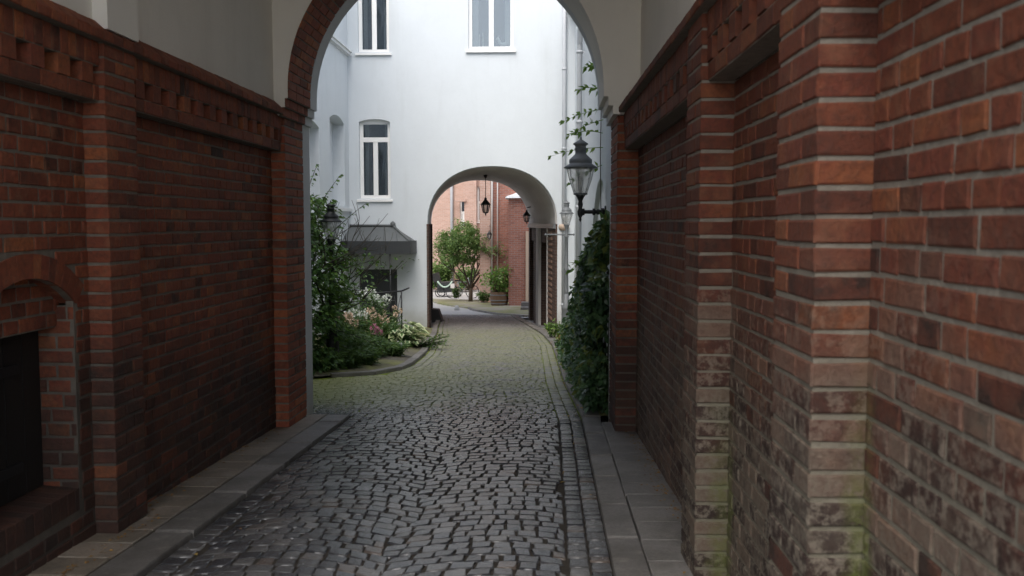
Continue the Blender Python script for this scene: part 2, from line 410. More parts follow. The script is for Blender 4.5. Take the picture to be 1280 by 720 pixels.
sc.view_settings.view_transform = 'Standard'; sc.view_settings.look = 'None'; sc.view_settings.gamma = 1
sc.view_settings.use_curve_mapping = False; sc.view_settings.exposure = 1.12
sc.render.engine = 'CYCLES'
sc.cycles.max_bounces = 10; sc.cycles.diffuse_bounces = 6; sc.cycles.transparent_max_bounces = 16; sc.cycles.use_denoising = True
sc.cycles.sample_clamp_indirect = 6

# ------------------------------------------------------------------ ground and paving
KL = [(12.3, -3.2), (12.52, -2.9), (12.87, -2.4), (13.4, -2.22), (14.06, -2.14), (16.3, -2.2), (19, -2.45), (22.1, -2.72), (24.5, -3.0), (28, -3.35), (32.5, -3.85), (36, -4.6)]
KR = [(8.9, .32), (12, .19), (18.4, .05), (22, -.18), (28.3, -.91), (32.2, -1.35)]
def road_l(y):
    if y < 9.05: return -1.97
    if y < 12.3: return -5.2
    return interp(KL, y)
def road_r(y): return .32 if y < 8.9 else interp(KR, y)

mb = MB()
ys = [-400, -4, 0, 3, 6, 9, 14, 20, 26, 34, 40, 46, 60, 500]
for a, b in zip(ys, ys[1:]):
    mb.add([(-400, a, gz(a) - .16), (400, a, gz(a) - .16), (400, b, gz(b) - .16), (-400, b, gz(b) - .16)], [(0, 1, 2, 3)])
struct(mb.build('ground', M_GROUND))

def zr(y): return gz(y) - .034
mb = MB()                                                     # joint bed under the cobbles
yy = -3.4
while yy < 33.0:
    y2 = yy + .5
    l0, l1, r0, r1 = road_l(yy + .01) - .05, road_l(y2 - .01) - .05, road_r(yy) + .05, road_r(y2) + .05
    if 12.1 < yy < 13: l0 = l1 = -2.0 if yy > 12.6 else -5.2
    mb.add([(l0, yy, zr(yy) - .011), (r0, yy, zr(yy) - .011), (r1, y2, zr(y2) - .011), (l1, y2, zr(y2) - .011)], [(0, 1, 2, 3)])
    yy = y2
# cobbles laid in overlapping segmental arcs
def cobbles(mb):
    P = .110; BW = 1.16; A = .19; x0 = -.83
    k = -40
    while k * P < 33.6:
        v = k * P
        u = -6.2 + RN.uniform(0, .1); cj = {}
        while u < 1.0:
            wd = RN.choice((.085, .095, .105, .115, .128))
            ua, ub = u, u + wd
            kc = math.floor((ua - x0) / BW + 1e-6)
            while ua >= x0 + (kc + 1) * BW + cj.setdefault(kc + 1, RN.uniform(-.055, .055)) - 1e-4: kc += 1
            while ua < x0 + kc * BW + cj.setdefault(kc, RN.uniform(-.055, .055)) - 1e-4: kc -= 1
            cusp = x0 + (kc + 1) * BW + cj.setdefault(kc + 1, RN.uniform(-.055, .055))
            if ub > cusp - .05: ub = cusp                       # fit the last stone of an arc to the cusp
            u = ub
            base = x0 + kc * BW
            def mp(uu, vv):
                e = 2 * (uu - base) / BW - 1
                return (uu + .05 * e * (1 - e * e) * sin(vv * 2.1), vv + A * (1 - e * e))
            g = RN.uniform(.0028, .0062)
            q = [mp(ua + g, v + g), mp(ub - g, v + g), mp(ub - g, v + P - g), mp(ua + g, v + P - g)]
            q = [(a + RN.uniform(-.008, .008), b + RN.uniform(-.008, .008)) for a, b in q]
            cx = sum(p[0] for p in q) / 4; cy = sum(p[1] for p in q) / 4
            if cy < -3.2 or cy > 32.8: continue
            lim_r = road_r(cy) - (.232 if cy < 30 else .01)
            lim_l = road_l(cy) + (.25 if 12.95 < cy < 30 else .128 if cy < 9.0 else .01)
            if 12.2 < cy < 12.95: lim_l = interp([(a, b) for a, b in KL], cy) + .14
            q = [(min(max(a, lim_l), lim_r), b) for a, b in q]
            if min(q[1][0] - q[0][0], q[2][0] - q[3][0]) < .028: continue
            mb.stone(q, zr, .05, .0075, .0042, None, .0012)
        k += 1
cobbles(mb)
def run_stones(mb, path, wd, ln, zt, bev=.012, h=.06, gap=.006, tilt=.003, lj=.25, pillow=.003, rev=False):
    """a single file of stones along a path of (x, y), to its left"""
    pts = [V((a, b)) for a, b in path]
    i, pos, acc = 0, pts[0].copy(), 0
    segs = [(pts[j], pts[j + 1]) for j in range(len(pts) - 1)]
    tot = sum((b - a).length for a, b in segs)
    def pa(s):
        for a, b in segs:
            L = (b - a).length
            if s <= L: return a + (b - a) * (s / L), (b - a).normalized()
            s -= L
        return b.copy(), (b - a).normalized()
    s = 0
    while s < tot - .02:
        l = min(ln * RN.uniform(1 - lj, 1 + lj), tot - s)
        (a, da), (b, db) = pa(s + gap), pa(s + l - gap)
        na, nb = V((-da.y, da.x)), V((-db.y, db.x))
        j = RN.uniform(-.004, .004)
        q = [a, b, b + nb * (wd + j), a + na * (wd + j)]
        area = sum(q[i].x * q[(i + 1) % 4].y - q[(i + 1) % 4].x * q[i].y for i in range(4))
        if area < 0: q = q[::-1]
        mb.stone([(p.x, p.y) for p in q], zt, h, bev, tilt, None, pillow, pillow > 0)
        s += l
def dens(tab, y0, y1, off, st=.6):
    out, y = [], y0
    while y < y1: out.append((interp(tab, y) + off, y)); y += st
    out.append((interp(tab, y1) + off, y1)); return out
# gutter files along the kerbs
run_stones(mb, [(.32 - .004, -3.2), (.32 - .004, 8.9)], .105, .12, zr, .009, .06, .009, .004, .3, .0015)
run_stones(mb, [(.205, -3.2), (.205, 8.9)], .105, .13, zr, .009, .06, .009, .004, .3, .0015)
run_stones(mb, dens(KR, 8.9, 30, -.006), .105, .13, zr, .009, .06, .009, .004, .3, .0015)
run_stones(mb, dens(KR, 8.9, 30, -.118), .105, .13, zr, .009, .06, .009, .004, .3, .0015)
run_stones(mb, [(-1.85, -3.2), (-1.85, 9.0)], .115, .13, zr, .009, .06, .009, .004, .3, .0015)
run_stones(mb, dens(KL, 13.0, 30, .13), .105, .13, zr, .009, .06, .009, .004, .3, .0015)
run_stones(mb, dens(KL, 13.0, 30, .245), .105, .13, zr, .009, .06, .009, .004, .3, .0015)
road = struct(mb.build('cobbled_lane', [M_COB, M_JOINT]))
pm = road.data
n_base = sum(1 for _ in range(0))
idx = [0] * len(pm.polygons)
for i, p in enumerate(pm.polygons):
    if not p.use_smooth: idx[i] = 1
pm.polygons.foreach_set('material_index', idx)

mb = MB()                                                     # kerbs inside the archway
run_stones(mb, [(-1.975, -3.2), (-1.975, 8.95)], .22, .95, lambda y: gz(y) - .006, .012, .16, .005, .0008, .15, 0)
struct(mb.build('kerb', M_KERB))
mb = MB()
run_stones(mb, [(.49, -3.2), (.49, 8.95)], .17, .85, lambda y: gz(y) - .004, .014, .16, .005, .0008, .2, 0)
struct(mb.build('kerb', M_KERB))
mb = MB(); run_stones(mb, [(-2.202, -3.2), (-2.202, 8.9)], .30, .255, gz, .006, .1, .003, .001, .06, 0)
struct(mb.build('pavement', M_SLAB))
mb = MB(); run_stones(mb, [(.865, -3.2), (.865, 8.6)], .37, .34, gz, .006, .1, .0025, .001, .08, 0)
struct(mb.build('pavement', M_SLABG))
mb = MB()
run_stones(mb, dens(KL, 12.45, 32.5, 0, .35), .13, .8, lambda y: gz(y) + .015, .015, .14, .006, .002, .3, 0)
struct(mb.build('kerb', M_KERB))
mb = MB()
run_stones(mb, dens(KR, 8.98, 32.2, .19), .18, .85, lambda y: gz(y) - .0, .015, .14, .006, .0015, .3, 0)
struct(mb.build('kerb', M_KERB))
# planting beds
mb = MB()
y = 12.2
mb.add([(-5.2, 12.2, gz(12.2) - .01), (-3.3, 12.2, gz(12.2) - .01), (-3.3, 12.17, gz(12.2) - .09), (-5.2, 12.17, gz(12.2) - .09)], [(0, 3, 2, 1)])
while y < 23.8:
    y2 = min(y + .4, 23.8); n = 8
    for i in range(n):
        def pt(yy, k):
            xl, xr = -5.2, interp(KL, yy) - .10
            x_ = xl + (xr - xl) * k / n
            return (x_, yy, gz(yy) - .01 + (.035 * sin(x_ * 7) * sin(yy * 5) + .05) * (0 if k in (0, n) else 1))
        mb.add([pt(y, i), pt(y, i + 1), pt(y2, i + 1), pt(y2, i)], [(0, 1, 2, 3)], (.5, .5, 1), 0, True)
    y = y2
struct(mb.build('planting_bed_soil', M_SOIL))
mb = MB(); y = 9.05
while y < 23.8:
    y2 = min(y + .5, 23.8)
    mb.add([(interp(KR, y) + .17, y, gz(y) - .02), (.64, y, gz(y) - .005), (.64, y2, gz(y2) - .005), (interp(KR, y2) + .17, y2, gz(y2) - .02)], [(0, 1, 2, 3)])
    y = y2
struct(mb.build('verge_soil', M_SOIL))
# inner court floor
mb = MB()
for a, b in ((31.6, 34), (34, 40), (40, 46), (46, 75)):
    zl = lambda yy: gz(yy) - .09
    mb.add([(-16, a, zl(a)), (6, a, zl(a)), (6, b, zl(b)), (-16, b, zl(b))], [(0, 1, 2, 3)])
struct(mb.build('court_floor', M_COURT))
mb = MB()
isle = [at(587, 386, 37.0), at(620, 389, 35.0), at(655, 393.5, 32.6)]
isl = [(-3.35, 37.6), (-3.1, 36.5), (-2.2, 34.6), (-.95, 32.5), (1.5, 32.2), (1.5, 41.5), (-5.8, 44.6), (-5.2, 41.5), (-4.2, 39.0)]
top = [(a, b, gz(b) - .035) for a, b in isl]; bot = [(a, b, gz(b) - .2) for a, b in isl]; n = len(isl)
cen = (-1.5, 38.5, gz(38.5) - .01)
mb.add(top + bot + [cen], [(i, (i + 1) % n, 2 * n) for i in range(n)] + [(i, n + i, n + (i + 1) % n, (i + 1) % n) for i in range(n)])
struct(mb.build('planted_island', M_ISLE))
mb = MB(); run_stones(mb, [(-3.38, 37.7), (-3.13, 36.45), (-2.23, 34.55), (-.98, 32.42)], .11, .8, lambda y: gz(y) - .025, .012, .15, .006, .001, .2, 0)
struct(mb.build('kerb', M_KERB))

# ------------------------------------------------------------------ brick walls of the archway
CO = .0775
def bond(mb, o, U, W, N, L, z0, z1, clip=None, first=0, d=.006):
    """cross bond: rows of stretchers and rows of headers"""
    n = int(round((z1 - z0) / CO)); cz = (z1 - z0) / n
    mb.mortar(o, U, W, N, 0, L, z0, z1) if clip is None else None
    for i in range(n):
        hd = (i + first) % 2
        mod = .125 if hd else .25
        u = -RN.choice((.0625, .03, .09)) if hd else -.125 * ((i // 2) % 2) - RN.uniform(0, .02)
        while u < L:
            m = mod
            if RN.random() < (.12 if hd else .38): m = .125 if mod > .2 else .25
            a, b = max(u + .0075, .003), min(u + m - .006, L - .003)
            if b - a > .02:
                za, zb = z0 + i * cz + .0085, z0 + (i + 1) * cz - .0065
                if clip:                                        # cut the brick where the opening begins
                    fr = [k / 12 for k in range(13) if not clip(a + (b - a) * k / 12, (za + zb) / 2)]
                    if not fr: u += m; continue
                    if fr[0] > 0 and fr[-1] == 1: a += (b - a) * fr[0]
                    elif fr[-1] < 1 and fr[0] == 0: b = a + (b - a) * fr[-1]
                    if b - a < .02: u += m; continue
                mb.brick(o, U, W, N, a, b, za, zb, d)
            u += m

def pilaster(parent, mat, xf, xb, y0, y1, z0, z1):
    """brick pier between y0 and y1, face at xf, running back to xb"""
    sg = 1 if xf > xb else -1
    mb = MB(); Nf = X * sg
    n = int(round((z1 - z0) / CO)); cz = (z1 - z0) / n
    e = .006
    xa, xc = sorted((xf - sg * e, xb))
    mb.box((xa, y0 + e, z0), (xc, y1 - e, z1), (.5, .3, 0))
    for i in range(n):
        za, zb = z0 + i * cz + .0085, z0 + (i + 1) * cz - .0065
        cut = (y1 - y0) * (.64 if i % 2 else .36)
        cs = [(RN.random(), RN.random(), 1) for _ in range(2)]
        o = V((xf - sg * e, y0, 0))
        mb.brick(o, Y, Z, Nf, .001, cut - .005, za, zb, e, cs[0]); mb.brick(o, Y, Z, Nf, cut + .005, y1 - y0 - .001, za, zb, e, cs[1])
        wd = abs(xf - xb)
        for yy, N, c in ((y0 + e, -Y, cs[0]), (y1 - e, Y, cs[1])):
            o2 = V((xf, yy, 0))
            mb.brick(o2, X * -sg, Z, N, .001, wd - .004, za, zb, e, c)
    return mb.build('pilaster', mat, parent)

ZT = 2.66                                                     # underside of the coping
def frieze(parent, mat, xf, xr, y0, y1):
    """soldier course over dentils over a string course, between two pilasters"""
    sg = 1 if xf > xr else -1; N = X * sg
    L = y1 - y0
    def P(x): return V((x, y0, 0))
    mb = MB(); x1 = xf - sg * .022
    mb.box((min(x1 - sg * .006, xr), y0, ZT - .128), (max(x1 - sg * .006, xr), y1, ZT), (.5, .4, 0))
    u = 0
    while u < L - .03:
        b = min(u + CO, L); mb.brick(P(x1 - sg * .006), Y, Z, N, u + .004, b - .004, ZT - .123, ZT - .004, .006); u += CO
    mb.build('soldier_course', mat, parent)
    mb = MB(); x2 = xr + sg * .006
    mb.box((min(x2, xr), y0, ZT - .226), (max(x2, xr), y1, ZT - .1285), (.5, .4, 0))
    u = .06
    while u < L - .1:
        c = (RN.random(), RN.random(), 1)
        mb.obox(P(x2), Y, Z, N, u, u + .112, ZT - .2265, ZT - .129, 0, abs(xf - sg * .026 - x2), c); u += .232
    mb.build('dentil_course', mat, parent)
    mb = MB(); x3 = xf - sg * .03
    mb.box((min(x3 - sg * .006, xr), y0, ZT - .31), (max(x3 - sg * .006, xr), y1, ZT - .2275), (.5, .4, 0))
    u = -.07
    while u < L:
        a, b = max(u, .003), min(u + .242, L - .003)
        if b > a + .02: mb.brick(P(x3 - sg * .006), Y, Z, N, a, b, ZT - .305, ZT - .232, .006)
        u += .25
    mb.build('string_course', mat, parent)

def coping(parent, mat, xf, xt, y0, y1):
    sg = 1 if xf > xt else -1; N = X * sg
    xo = xf + sg * .03
    mb = MB()
    x_ = xo - sg * .006
    lo = [(xt, y0, ZT), (x_, y0, ZT), (x_, y1, ZT), (xt, y1, ZT)]
    hi = [(xt, y0, ZT + .115), (x_, y0, ZT + .045), (x_, y1, ZT + .045), (xt, y1, ZT + .115)]
    mb.hexa(lo, hi, (.5, .4, 0))
    u = y0; S = V((xt - x_, 0, .07)); Ls = S.length; S.normalize(); NS = Y.cross(S) if sg < 0 else S.cross(Y)
    if NS.z < 0: NS = -NS
    while u < y1:
        b = min(u + .122, y1); c = (RN.random(), RN.random(), 1)
        o = V((x_, 0, ZT)); mb.brick(o, Y, Z, N, u + .003, b - .003, .002, .046, .006, c, .002)
        mb.brick(V((x_, 0, ZT + .045)), Y, S, NS, u + .003, b - .003, -.002, Ls - .004, .006, c, .002, .006)
        u += .122
    mb.build('coping', mat, parent)

ZB = -.32
XLF, XLP, XRF, XRP = -2.36, -2.48, .70, .85
wl = thing('brick_wall', 'sooty left archway wall of dark red brick with a low arched hatch niche', 'brick wall', (XLP, 4.5, 0))
PL = [(1.0, 1.36), (4.85, 5.22), (8.17, 8.76)]
for a, b in PL[:2]: pilaster(wl, M_BL, XLF, XLP - .03, a, b, ZB, ZT)
pilaster(wl, M_BA, XLF, XLP - .03, 8.17, 8.775, ZB, ZT - .012)  # lighter arch brick stands in for court light falling on this jamb
# plain bay between pilasters
mb = MB(); bond(mb, V((XLP - .006, 5.22, 0)), Y, Z, X, 2.95, ZB, ZT - .31); mb.build('wall_panel', M_BL, wl)
frieze(wl, M_BL, XLF, XLP, 5.22, 8.17)
# bay with the niche
NC, NH, NS_, NCR = 4.28, .41, 1.30, 1.44                    # niche centre, half width, springing, crown of the soffit
RAD = (NH * NH + (NCR - NS_) ** 2) / (2 * (NCR - NS_)); ZC = NCR - RAD
mb = MB(); o = V((XLP - .006, 1.36, 0)); L = 3.49
def in_niche(u, z):
    y_ = u + 1.36
    if abs(y_ - NC) > NH + .12: return False
    if z < .19: return False
    if z < NS_: return abs(y_ - NC) < NH + .004
    return math.hypot(y_ - NC, z - ZC) < RAD + .125
bond(mb, o, Y, Z, X, L, ZB, ZT - .31, in_niche)
m0 = NC - NH - 1.36; m1 = NC + NH - 1.36
mb.mortar(o, Y, Z, X, 0, m0, ZB, ZT - .31); mb.mortar(o, Y, Z, X, m1, L, ZB, ZT - .31)
mb.mortar(o, Y, Z, X, m0, m1, ZB, .19); 
segs = 10
for i in range(segs):                                          # mortar bed above the arch
    ya, yb = NC - NH + 2 * NH * i / segs, NC - NH + 2 * NH * (i + 1) / segs
    za, zb = ZC + math.sqrt(RAD ** 2 - (ya - NC) ** 2), ZC + math.sqrt(RAD ** 2 - (yb - NC) ** 2)
    lo = [(XLP - .046, ya, za), (XLP - .006, ya, za), (XLP - .006, yb, zb), (XLP - .046, yb, zb)]
    hi = [(p[0], p[1], ZT - .31) for p in lo]
    mb.hexa(lo, hi, (.5, .4, 0))
mb.build('wall_panel', M_BL, wl)
frieze(wl, M_BL, XLF, XLP, 1.36, 4.85)
mb = MB(); am = math.asin((NH + .02) / RAD); n = 15           # rowlock arch ring
for i in range(n):
    t0, t1 = -am + 2 * am * i / n + .003, -am + 2 * am * (i + 1) / n - .003
    pts = [(NC + r * sin(t), ZC + r * cos(t)) for r, t in ((RAD, t0), (RAD, t1), (RAD + .118, t1), (RAD + .118, t0))]
    c = (RN.random(), RN.random(), 1); xo = XLP + .004 + RN.uniform(0, .004)
    mb.hexa([(XLP - .16, a, b) for a, b in pts], [(xo, a, b) for a, b in pts], c)
mb.build('niche_arch', M_BL, wl)
mb = MB()                                                     # brick filling over the hatch, sides and sill of the niche
o2 = V((XLP - .10, NC - NH - .02, 0)); bond(mb, o2, Y, Z, X, 2 * NH + .04, 1.163, 1.163 + 4 * CO)
for yy, N in ((NC - NH, Y), (NC + NH, -Y)):
    bond(mb, V((XLP - .26, yy + N.y * .003, 0)), X, Z, N, .257, .19, .19 + 14 * CO, d=.005)
mb.build('niche_lining', M_BL, wl)
mb = MB(); u = NC - NH
while u < NC + NH - .03:
    c = (RN.random(), RN.random(), 1)
    mb.hexa([(XLP - .26, u + .004, .19), (XLP - .004, u + .004, .19), (XLP - .004, u + .072, .19), (XLP - .26, u + .072, .19)],
            [(XLP - .26, u + .004, .325), (XLP - .004, u + .004, .305), (XLP - .004, u + .072, .305), (XLP - .26, u + .072, .325)], c); u += CO
mb.build('niche_sill', M_BL, wl)
mb = MB(); mb.box((XLP - .25, NC - NH + .004, .32), (XLP - .20, NC + NH - .004, 1.162))
for k in range(5): mb.box((XLP - .20, NC - NH + .01 + k * .161, .325), (XLP - .19, NC - NH + .161 + k * .161, 1.158))
h = mb.build('hatch', M_BLACK, wl); h['label'] = 'black boarded hatch in niche'
mb = MB(); mb.box((XLP - .19, NC - NH + .02, .95), (XLP - .178, NC + .2, 1.0)); mb.box((XLP - .19, NC - NH + .02, .45), (XLP - .178, NC + .2, .5)); mb.build('hinge', M_IRON, h)
coping(wl, M_BL, XLF, -2.415, 1.0, 8.045)

wr = thing('brick_wall', 'right archway wall of red brick with pale bloom and green moss low down', 'brick wall', (XRP, 4.5, 0))
PR = [(1.0, 1.18), (2.53, 2.94), (4.28, 4.66)]
for a, b in PR: pilaster(wr, M_BR, XRF, XRP + .03, a, b, ZB, ZT)
pilaster(wr, M_BL, .668, XRP + .06, 8.12, 8.775, ZB, ZT - .012)
edges = [1.18, 2.53, 2.94, 4.28, 4.66, 8.12]
for a, b in zip(edges[::2], edges[1::2]):
    mb = MB(); bond(mb, V((XRP + .006, a, 0)), Y, Z, -X, b - a, ZB, ZT - .31, first=1); mb.build('wall_panel', M_BR, wr)
    frieze(wr, M_BR, XRF, XRP, a, b)
coping(wr, M_BR, XRF, .87, 1.0, 8.045)
wr.rotation_euler = (0, 0, math.radians(1.0)); wr.location.x -= .018

# ------------------------------------------------------------------ the gatehouse over the archway
gh = thing('gatehouse', 'plastered vaulted gatehouse over the cobbled lane with round brick edged arch', 'gatehouse', (-.82, 8.5, 0))
AX, AR, AS = -.909, 1.371, 2.876
JL, JR = -2.36, .585
def arch_hole(grow, zb):
    pts = [(JL - grow, zb), (JR + grow, zb)]
    sl_, sr_ = (AX - AR - JL) / 3, (JR - (AX + AR)) / 3
    for k in range(1, 4):
        z = AS - CO * (4 - k)
        pts += [(JR - sr_ * (k - 1) + grow, z), (JR - sr_ * k + grow, z)]
    R = AR + grow
    for i in range(1, 40):
        a = pi * i / 40
        if i == 1: pts.append((AX + R, AS))
        pts.append((AX + R * cos(a), AS + R * sin(a)))
    pts.append((AX - R, AS))
    for k in range(3, 0, -1):
        z = AS - CO * (4 - k)
        pts += [(JL + sl_ * k - grow, z), (JL + sl_ * (k - 1) - grow, z)]
    return pts
OX = V((0, 0, 0))
plate('end_wall', [(-2.9, ZT - .012), (JL - .012, ZT - .012)] + [p for p in reversed(arch_hole(.012, ZT - .012)) if p[1] > ZT - .012] +
      [(JR + .012, ZT - .012), (1.3, ZT - .012), (1.3, 5.2), (-2.9, 5.2)], [], M_TUN, gh, V((0, 8.05, 0)), X, Z, -Y, .73)
mb = MB()                                                     # brick lining of the arch soffit, with its corbels
n = int(round(pi * AR / CO))
def across(o, W, N, w0, w1, i):
    cuts = [0, .245, .49, .73] if i % 2 else [0, .12, .365, .61, .73]
    for a, b in zip(cuts, cuts[1:]): mb.brick(o, Y, W, N, a + .004, b - .004, w0, w1, .012)
for i in range(n):
    a = pi * (i + .5) / n
    if a < 1.25: continue
    N = V((-cos(a), 0, -sin(a))); W = V((-sin(a), 0, cos(a)))
    c = V((AX + (AR + .012) * cos(a), 8.05, AS + (AR + .012) * sin(a)))
    across(c, W, N, -CO / 2 + .005, CO / 2 - .005, i)
    mb.obox(c, Y, W, N, .003, .727, -CO / 2, CO / 2, -.01, .004, (.5, .4, 0))
for sgn, J, AE in ((1, JL, AX - AR),):
    st = (AE - J) / 3
    for k in range(1, 4):
        z = AS - CO * (4 - k); xo = J + st * k
        cs = [0, .245, .49, .73] if k % 2 else [0, .12, .365, .61, .73]
        for a, b in zip(cs, cs[1:]):
            x0_, x1_ = sorted((J - sgn * .02, xo)); mb.box((x0_, 8.053 + a + .003, z + .005), (x1_, 8.05 + b - .004, z + CO - .004), (RN.random(), RN.random(), 1))
        x0_, x1_ = sorted((J - sgn * .02, xo - sgn * .008)); mb.box((x0_, 8.055, z - .003), (x1_, 8.777, z + CO - .002), (.5, .4, 0))
mb.build('brick_arch', M_BA, gh)
mb = MB(); m = 20                                             # the right haunch is rendered over
for i in range(m):
    a0, a1 = 1.25 * i / m, 1.25 * (i + 1) / m
    p = [(AX + AR * cos(a), AS + AR * sin(a)) for a in (a0, a1)]; q = [(AX + (AR + .02) * cos(a), AS + (AR + .02) * sin(a)) for a in (a0, a1)]
    mb.hexa([(p[0][0], 8.049, p[0][1]), (q[0][0], 8.049, q[0][1]), (q[1][0], 8.049, q[1][1]), (p[1][0], 8.049, p[1][1])],
            [(p[0][0], 8.777, p[0][1]), (q[0][0], 8.777, q[0][1]), (q[1][0], 8.777, q[1][1]), (p[1][0], 8.777, p[1][1])])
st = (AX + AR - JR) / 3
for k in range(1, 4):
    z = AS - CO * (4 - k); mb.box((JR + st * k, 8.049, z + .001), (JR + .03, 8.777, z + CO))
mb.build('plaster_soffit', M_TUN, gh)
h = arch_hole(0, -1.6)
plate('court_wall', [(-7.5, -1.6)] + [h[0]] + h[1:2][0:0] + list(reversed(h[2:])) + [h[1]] + [(3.5, -1.6), (3.5, 7.5), (-7.5, 7.5)], [], M_WHITE2, gh, V((0, 8.78, 0)), X, Z, -Y, .24)
for o_ in gh.children:
    pass
mb = MB()
for s, xa, xb in ((-1, -3.0, -2.415), (1, .775, 1.4)):
    mb.box((xa, 1.0, ZT + .09), (xb, 8.049, 3.55)); 
    if s < 0: mb.box((xa, 1.0, -1), (XLP - .27, 8.3, ZT + .09))
    else: mb.box((XRP + .04, 1.0, -1), (xb, 8.3, ZT + .09))
mb.build('plaster_wall', M_TUN, gh)
mb = MB()
for xa, xb in ((-2.42, -2.335), (.695, .78)):
    for (a, b) in ((4.85, 5.22) if xa < 0 else (4.28, 4.66), (1.0, 1.36)):
        mb = MB(); mb.box((xa, a, ZT + .07), (xb, b, 3.56)); mb.build('plaster_rib', M_TUN, gh)
mb = MB(); n = 24; vc, va, vr = -.82, 1.60, 1.22              # the vault, with thickness
for i in range(n):
    a0, a1 = pi * i / n, pi * (i + 1) / n
    p = [(vc + va * cos(a), 3.55 + vr * sin(a)) for a in (a0, a1)]; q = [(vc + (va + .5) * cos(a), 3.55 + (vr + .5) * sin(a)) for a in (a0, a1)]
    mb.hexa([(p[0][0], 1.0, p[0][1]), (q[0][0], 1.0, q[0][1]), (q[1][0], 1.0, q[1][1]), (p[1][0], 1.0, p[1][1])],
            [(p[0][0], 8.049, p[0][1]), (q[0][0], 8.049, q[0][1]), (q[1][0], 8.049, q[1][1]), (p[1][0], 8.049, p[1][1])])
mb.build('vault', M_TUN, gh)
mb = MB(); mb.box((-7.5, 1.0, 5.3), (3.5, 8.53, 7.5)); mb.box((-7.5, 1.0, -.5), (-3.0, 8.53, 5.3)); mb.box((1.4, 1.0, -.5), (3.5, 8.53, 5.3)); mb.build('upper_storey', M_WHITE2, gh)
mb = MB(); mb.add([(-7.7, .8, 7.45), (3.7, .8, 7.45), (3.7, 9.2, 7.45), (-7.7, 9.2, 7.45), (-7.7, 4.8, 9.5), (3.7, 4.8, 9.5)], [(0, 1, 5, 4), (2, 3, 4, 5), (1, 2, 5), (3, 0, 4), (0, 3, 2, 1)]); mb.build('roof', M_LEAD, gh)

# ------------------------------------------------------------------ windows
def seg_outline(u0, u1, z0, z1, rise):
    if rise <= 0: return [(u0, z0), (u1, z0), (u1, z1), (u0, z1)]
    w_ = (u1 - u0) / 2; R = (w_ * w_ + rise * rise) / (2 * rise); c = (u0 + u1) / 2; zc = z1 - R
    a = math.asin(w_ / R)
    return [(u0, z0), (u1, z0)] + [(c + R * sin(a - 2 * a * i / 10), zc + R * cos(a - 2 * a * i / 10)) for i in range(11)]
def window(parent, o, U, N, u0, u1, z0, z1, depth, tf=.27, rise=.0, sill=True, group=None):
    """casement pair under a top light, set back by depth from the wall face"""
    b = o - N * depth
    q = MB(); f = .088; zt_ = z1 - (z1 - z0) * tf; um = (u0 + u1) / 2
    q.obox(b, U, Z, N, u0, u0 + f, z0, z1, -.06, 0); q.obox(b, U, Z, N, u1 - f, u1, z0, z1, -.06, 0)
    q.obox(b, U, Z, N, u0 + f, u1 - f, z0, z0 + f, -.06, -.001); q.obox(b, U, Z, N, u0 + f, u1 - f, z1 - f - rise * .5, z1, -.06, -.001)
    q.obox(b, U, Z, N, u0 + f, u1 - f, zt_ - .07, zt_ + .05, -.06, .018); q.obox(b, U, Z, N, um - .06, um + .06, z0 + f, zt_ - .07, -.06, .006)
    wf = q.build('window', M_FRAME, parent)
    q = MB()
    q.obox(b, U, Z, N, u0 + f, um - .06, z0 + f, zt_ - .07, -.034, -.030); q.build('pane', M_PANE, wf)
    q = MB(); q.obox(b, U, Z, N, um + .06, u1 - f, z0 + f, zt_ - .07, -.034, -.030); q.build('pane', M_PANE, wf)
    q = MB(); q.obox(b, U, Z, N, u0 + f, u1 - f, zt_ + .05, z1 - f - rise * .5, -.034, -.030); q.build('pane', M_PANE, wf)
    q = MB(); q.obox(b, U, Z, N, u0 - .1, u1 + .1, z0 - .1, z1 + .1, -.75, -.70); q.obox(b, U, Z, N, u0 - .1, u1 + .1, z0 - .12, z0 - .001, -.70, -.061); q.obox(b, U, Z, N, u0 - .1, u0 - .02, z0 - .1, z1 + .1, -.70, -.061); q.obox(b, U, Z, N, u1 + .02, u1 + .1, z0 - .1, z1 + .1, -.70, -.061)
    q.obox(b, U, Z, N, u0 - .1, u1 + .1, z1 + .1, z1 + .2, -.70, -.061)
    q.build('room', M_CURT, wf)
    n = 10; cw = (u1 - u0) * .13
    for s_ in (0, 1):                                           # a strip of curtain at either side
        pts = []; q = MB()
        for i in range(n + 1):
            u = (u0 + f + cw * i / n) if s_ == 0 else (u1 - f - cw * i / n)
            pts.append((u, -.22 + .02 * (i % 2)))
        for (ua, na), (ub, nb) in zip(pts, pts[1:]):
            q.add([b + U * ua + N * na + Z * (z0 + .02), b + U * ub + N * nb + Z * (z0 + .02), b + U * ub + N * nb + Z * z1, b + U * ua + N * na + Z * z1], [(0, 1, 2, 3)])
        q.build('curtain', M_GREYP, wf)
    if sill:
        q = MB(); P = lambda u, n_, z: b + U * u + N * n_ + Z * z
        d2 = depth + .06
        q.hexa([P(u0 - .06, 0, z0 - .06), P(u1 + .06, 0, z0 - .06), P(u1 + .06, d2, z0 - .085), P(u0 - .06, d2, z0 - .085)][:4],
               [P(u0 - .06, 0, z0 - .002), P(u1 + .06, 0, z0 - .002), P(u1 + .06, d2, z0 - .03), P(u0 - .06, d2, z0 - .03)])
        q.build('sill', M_FRAME, wf)
    return wf

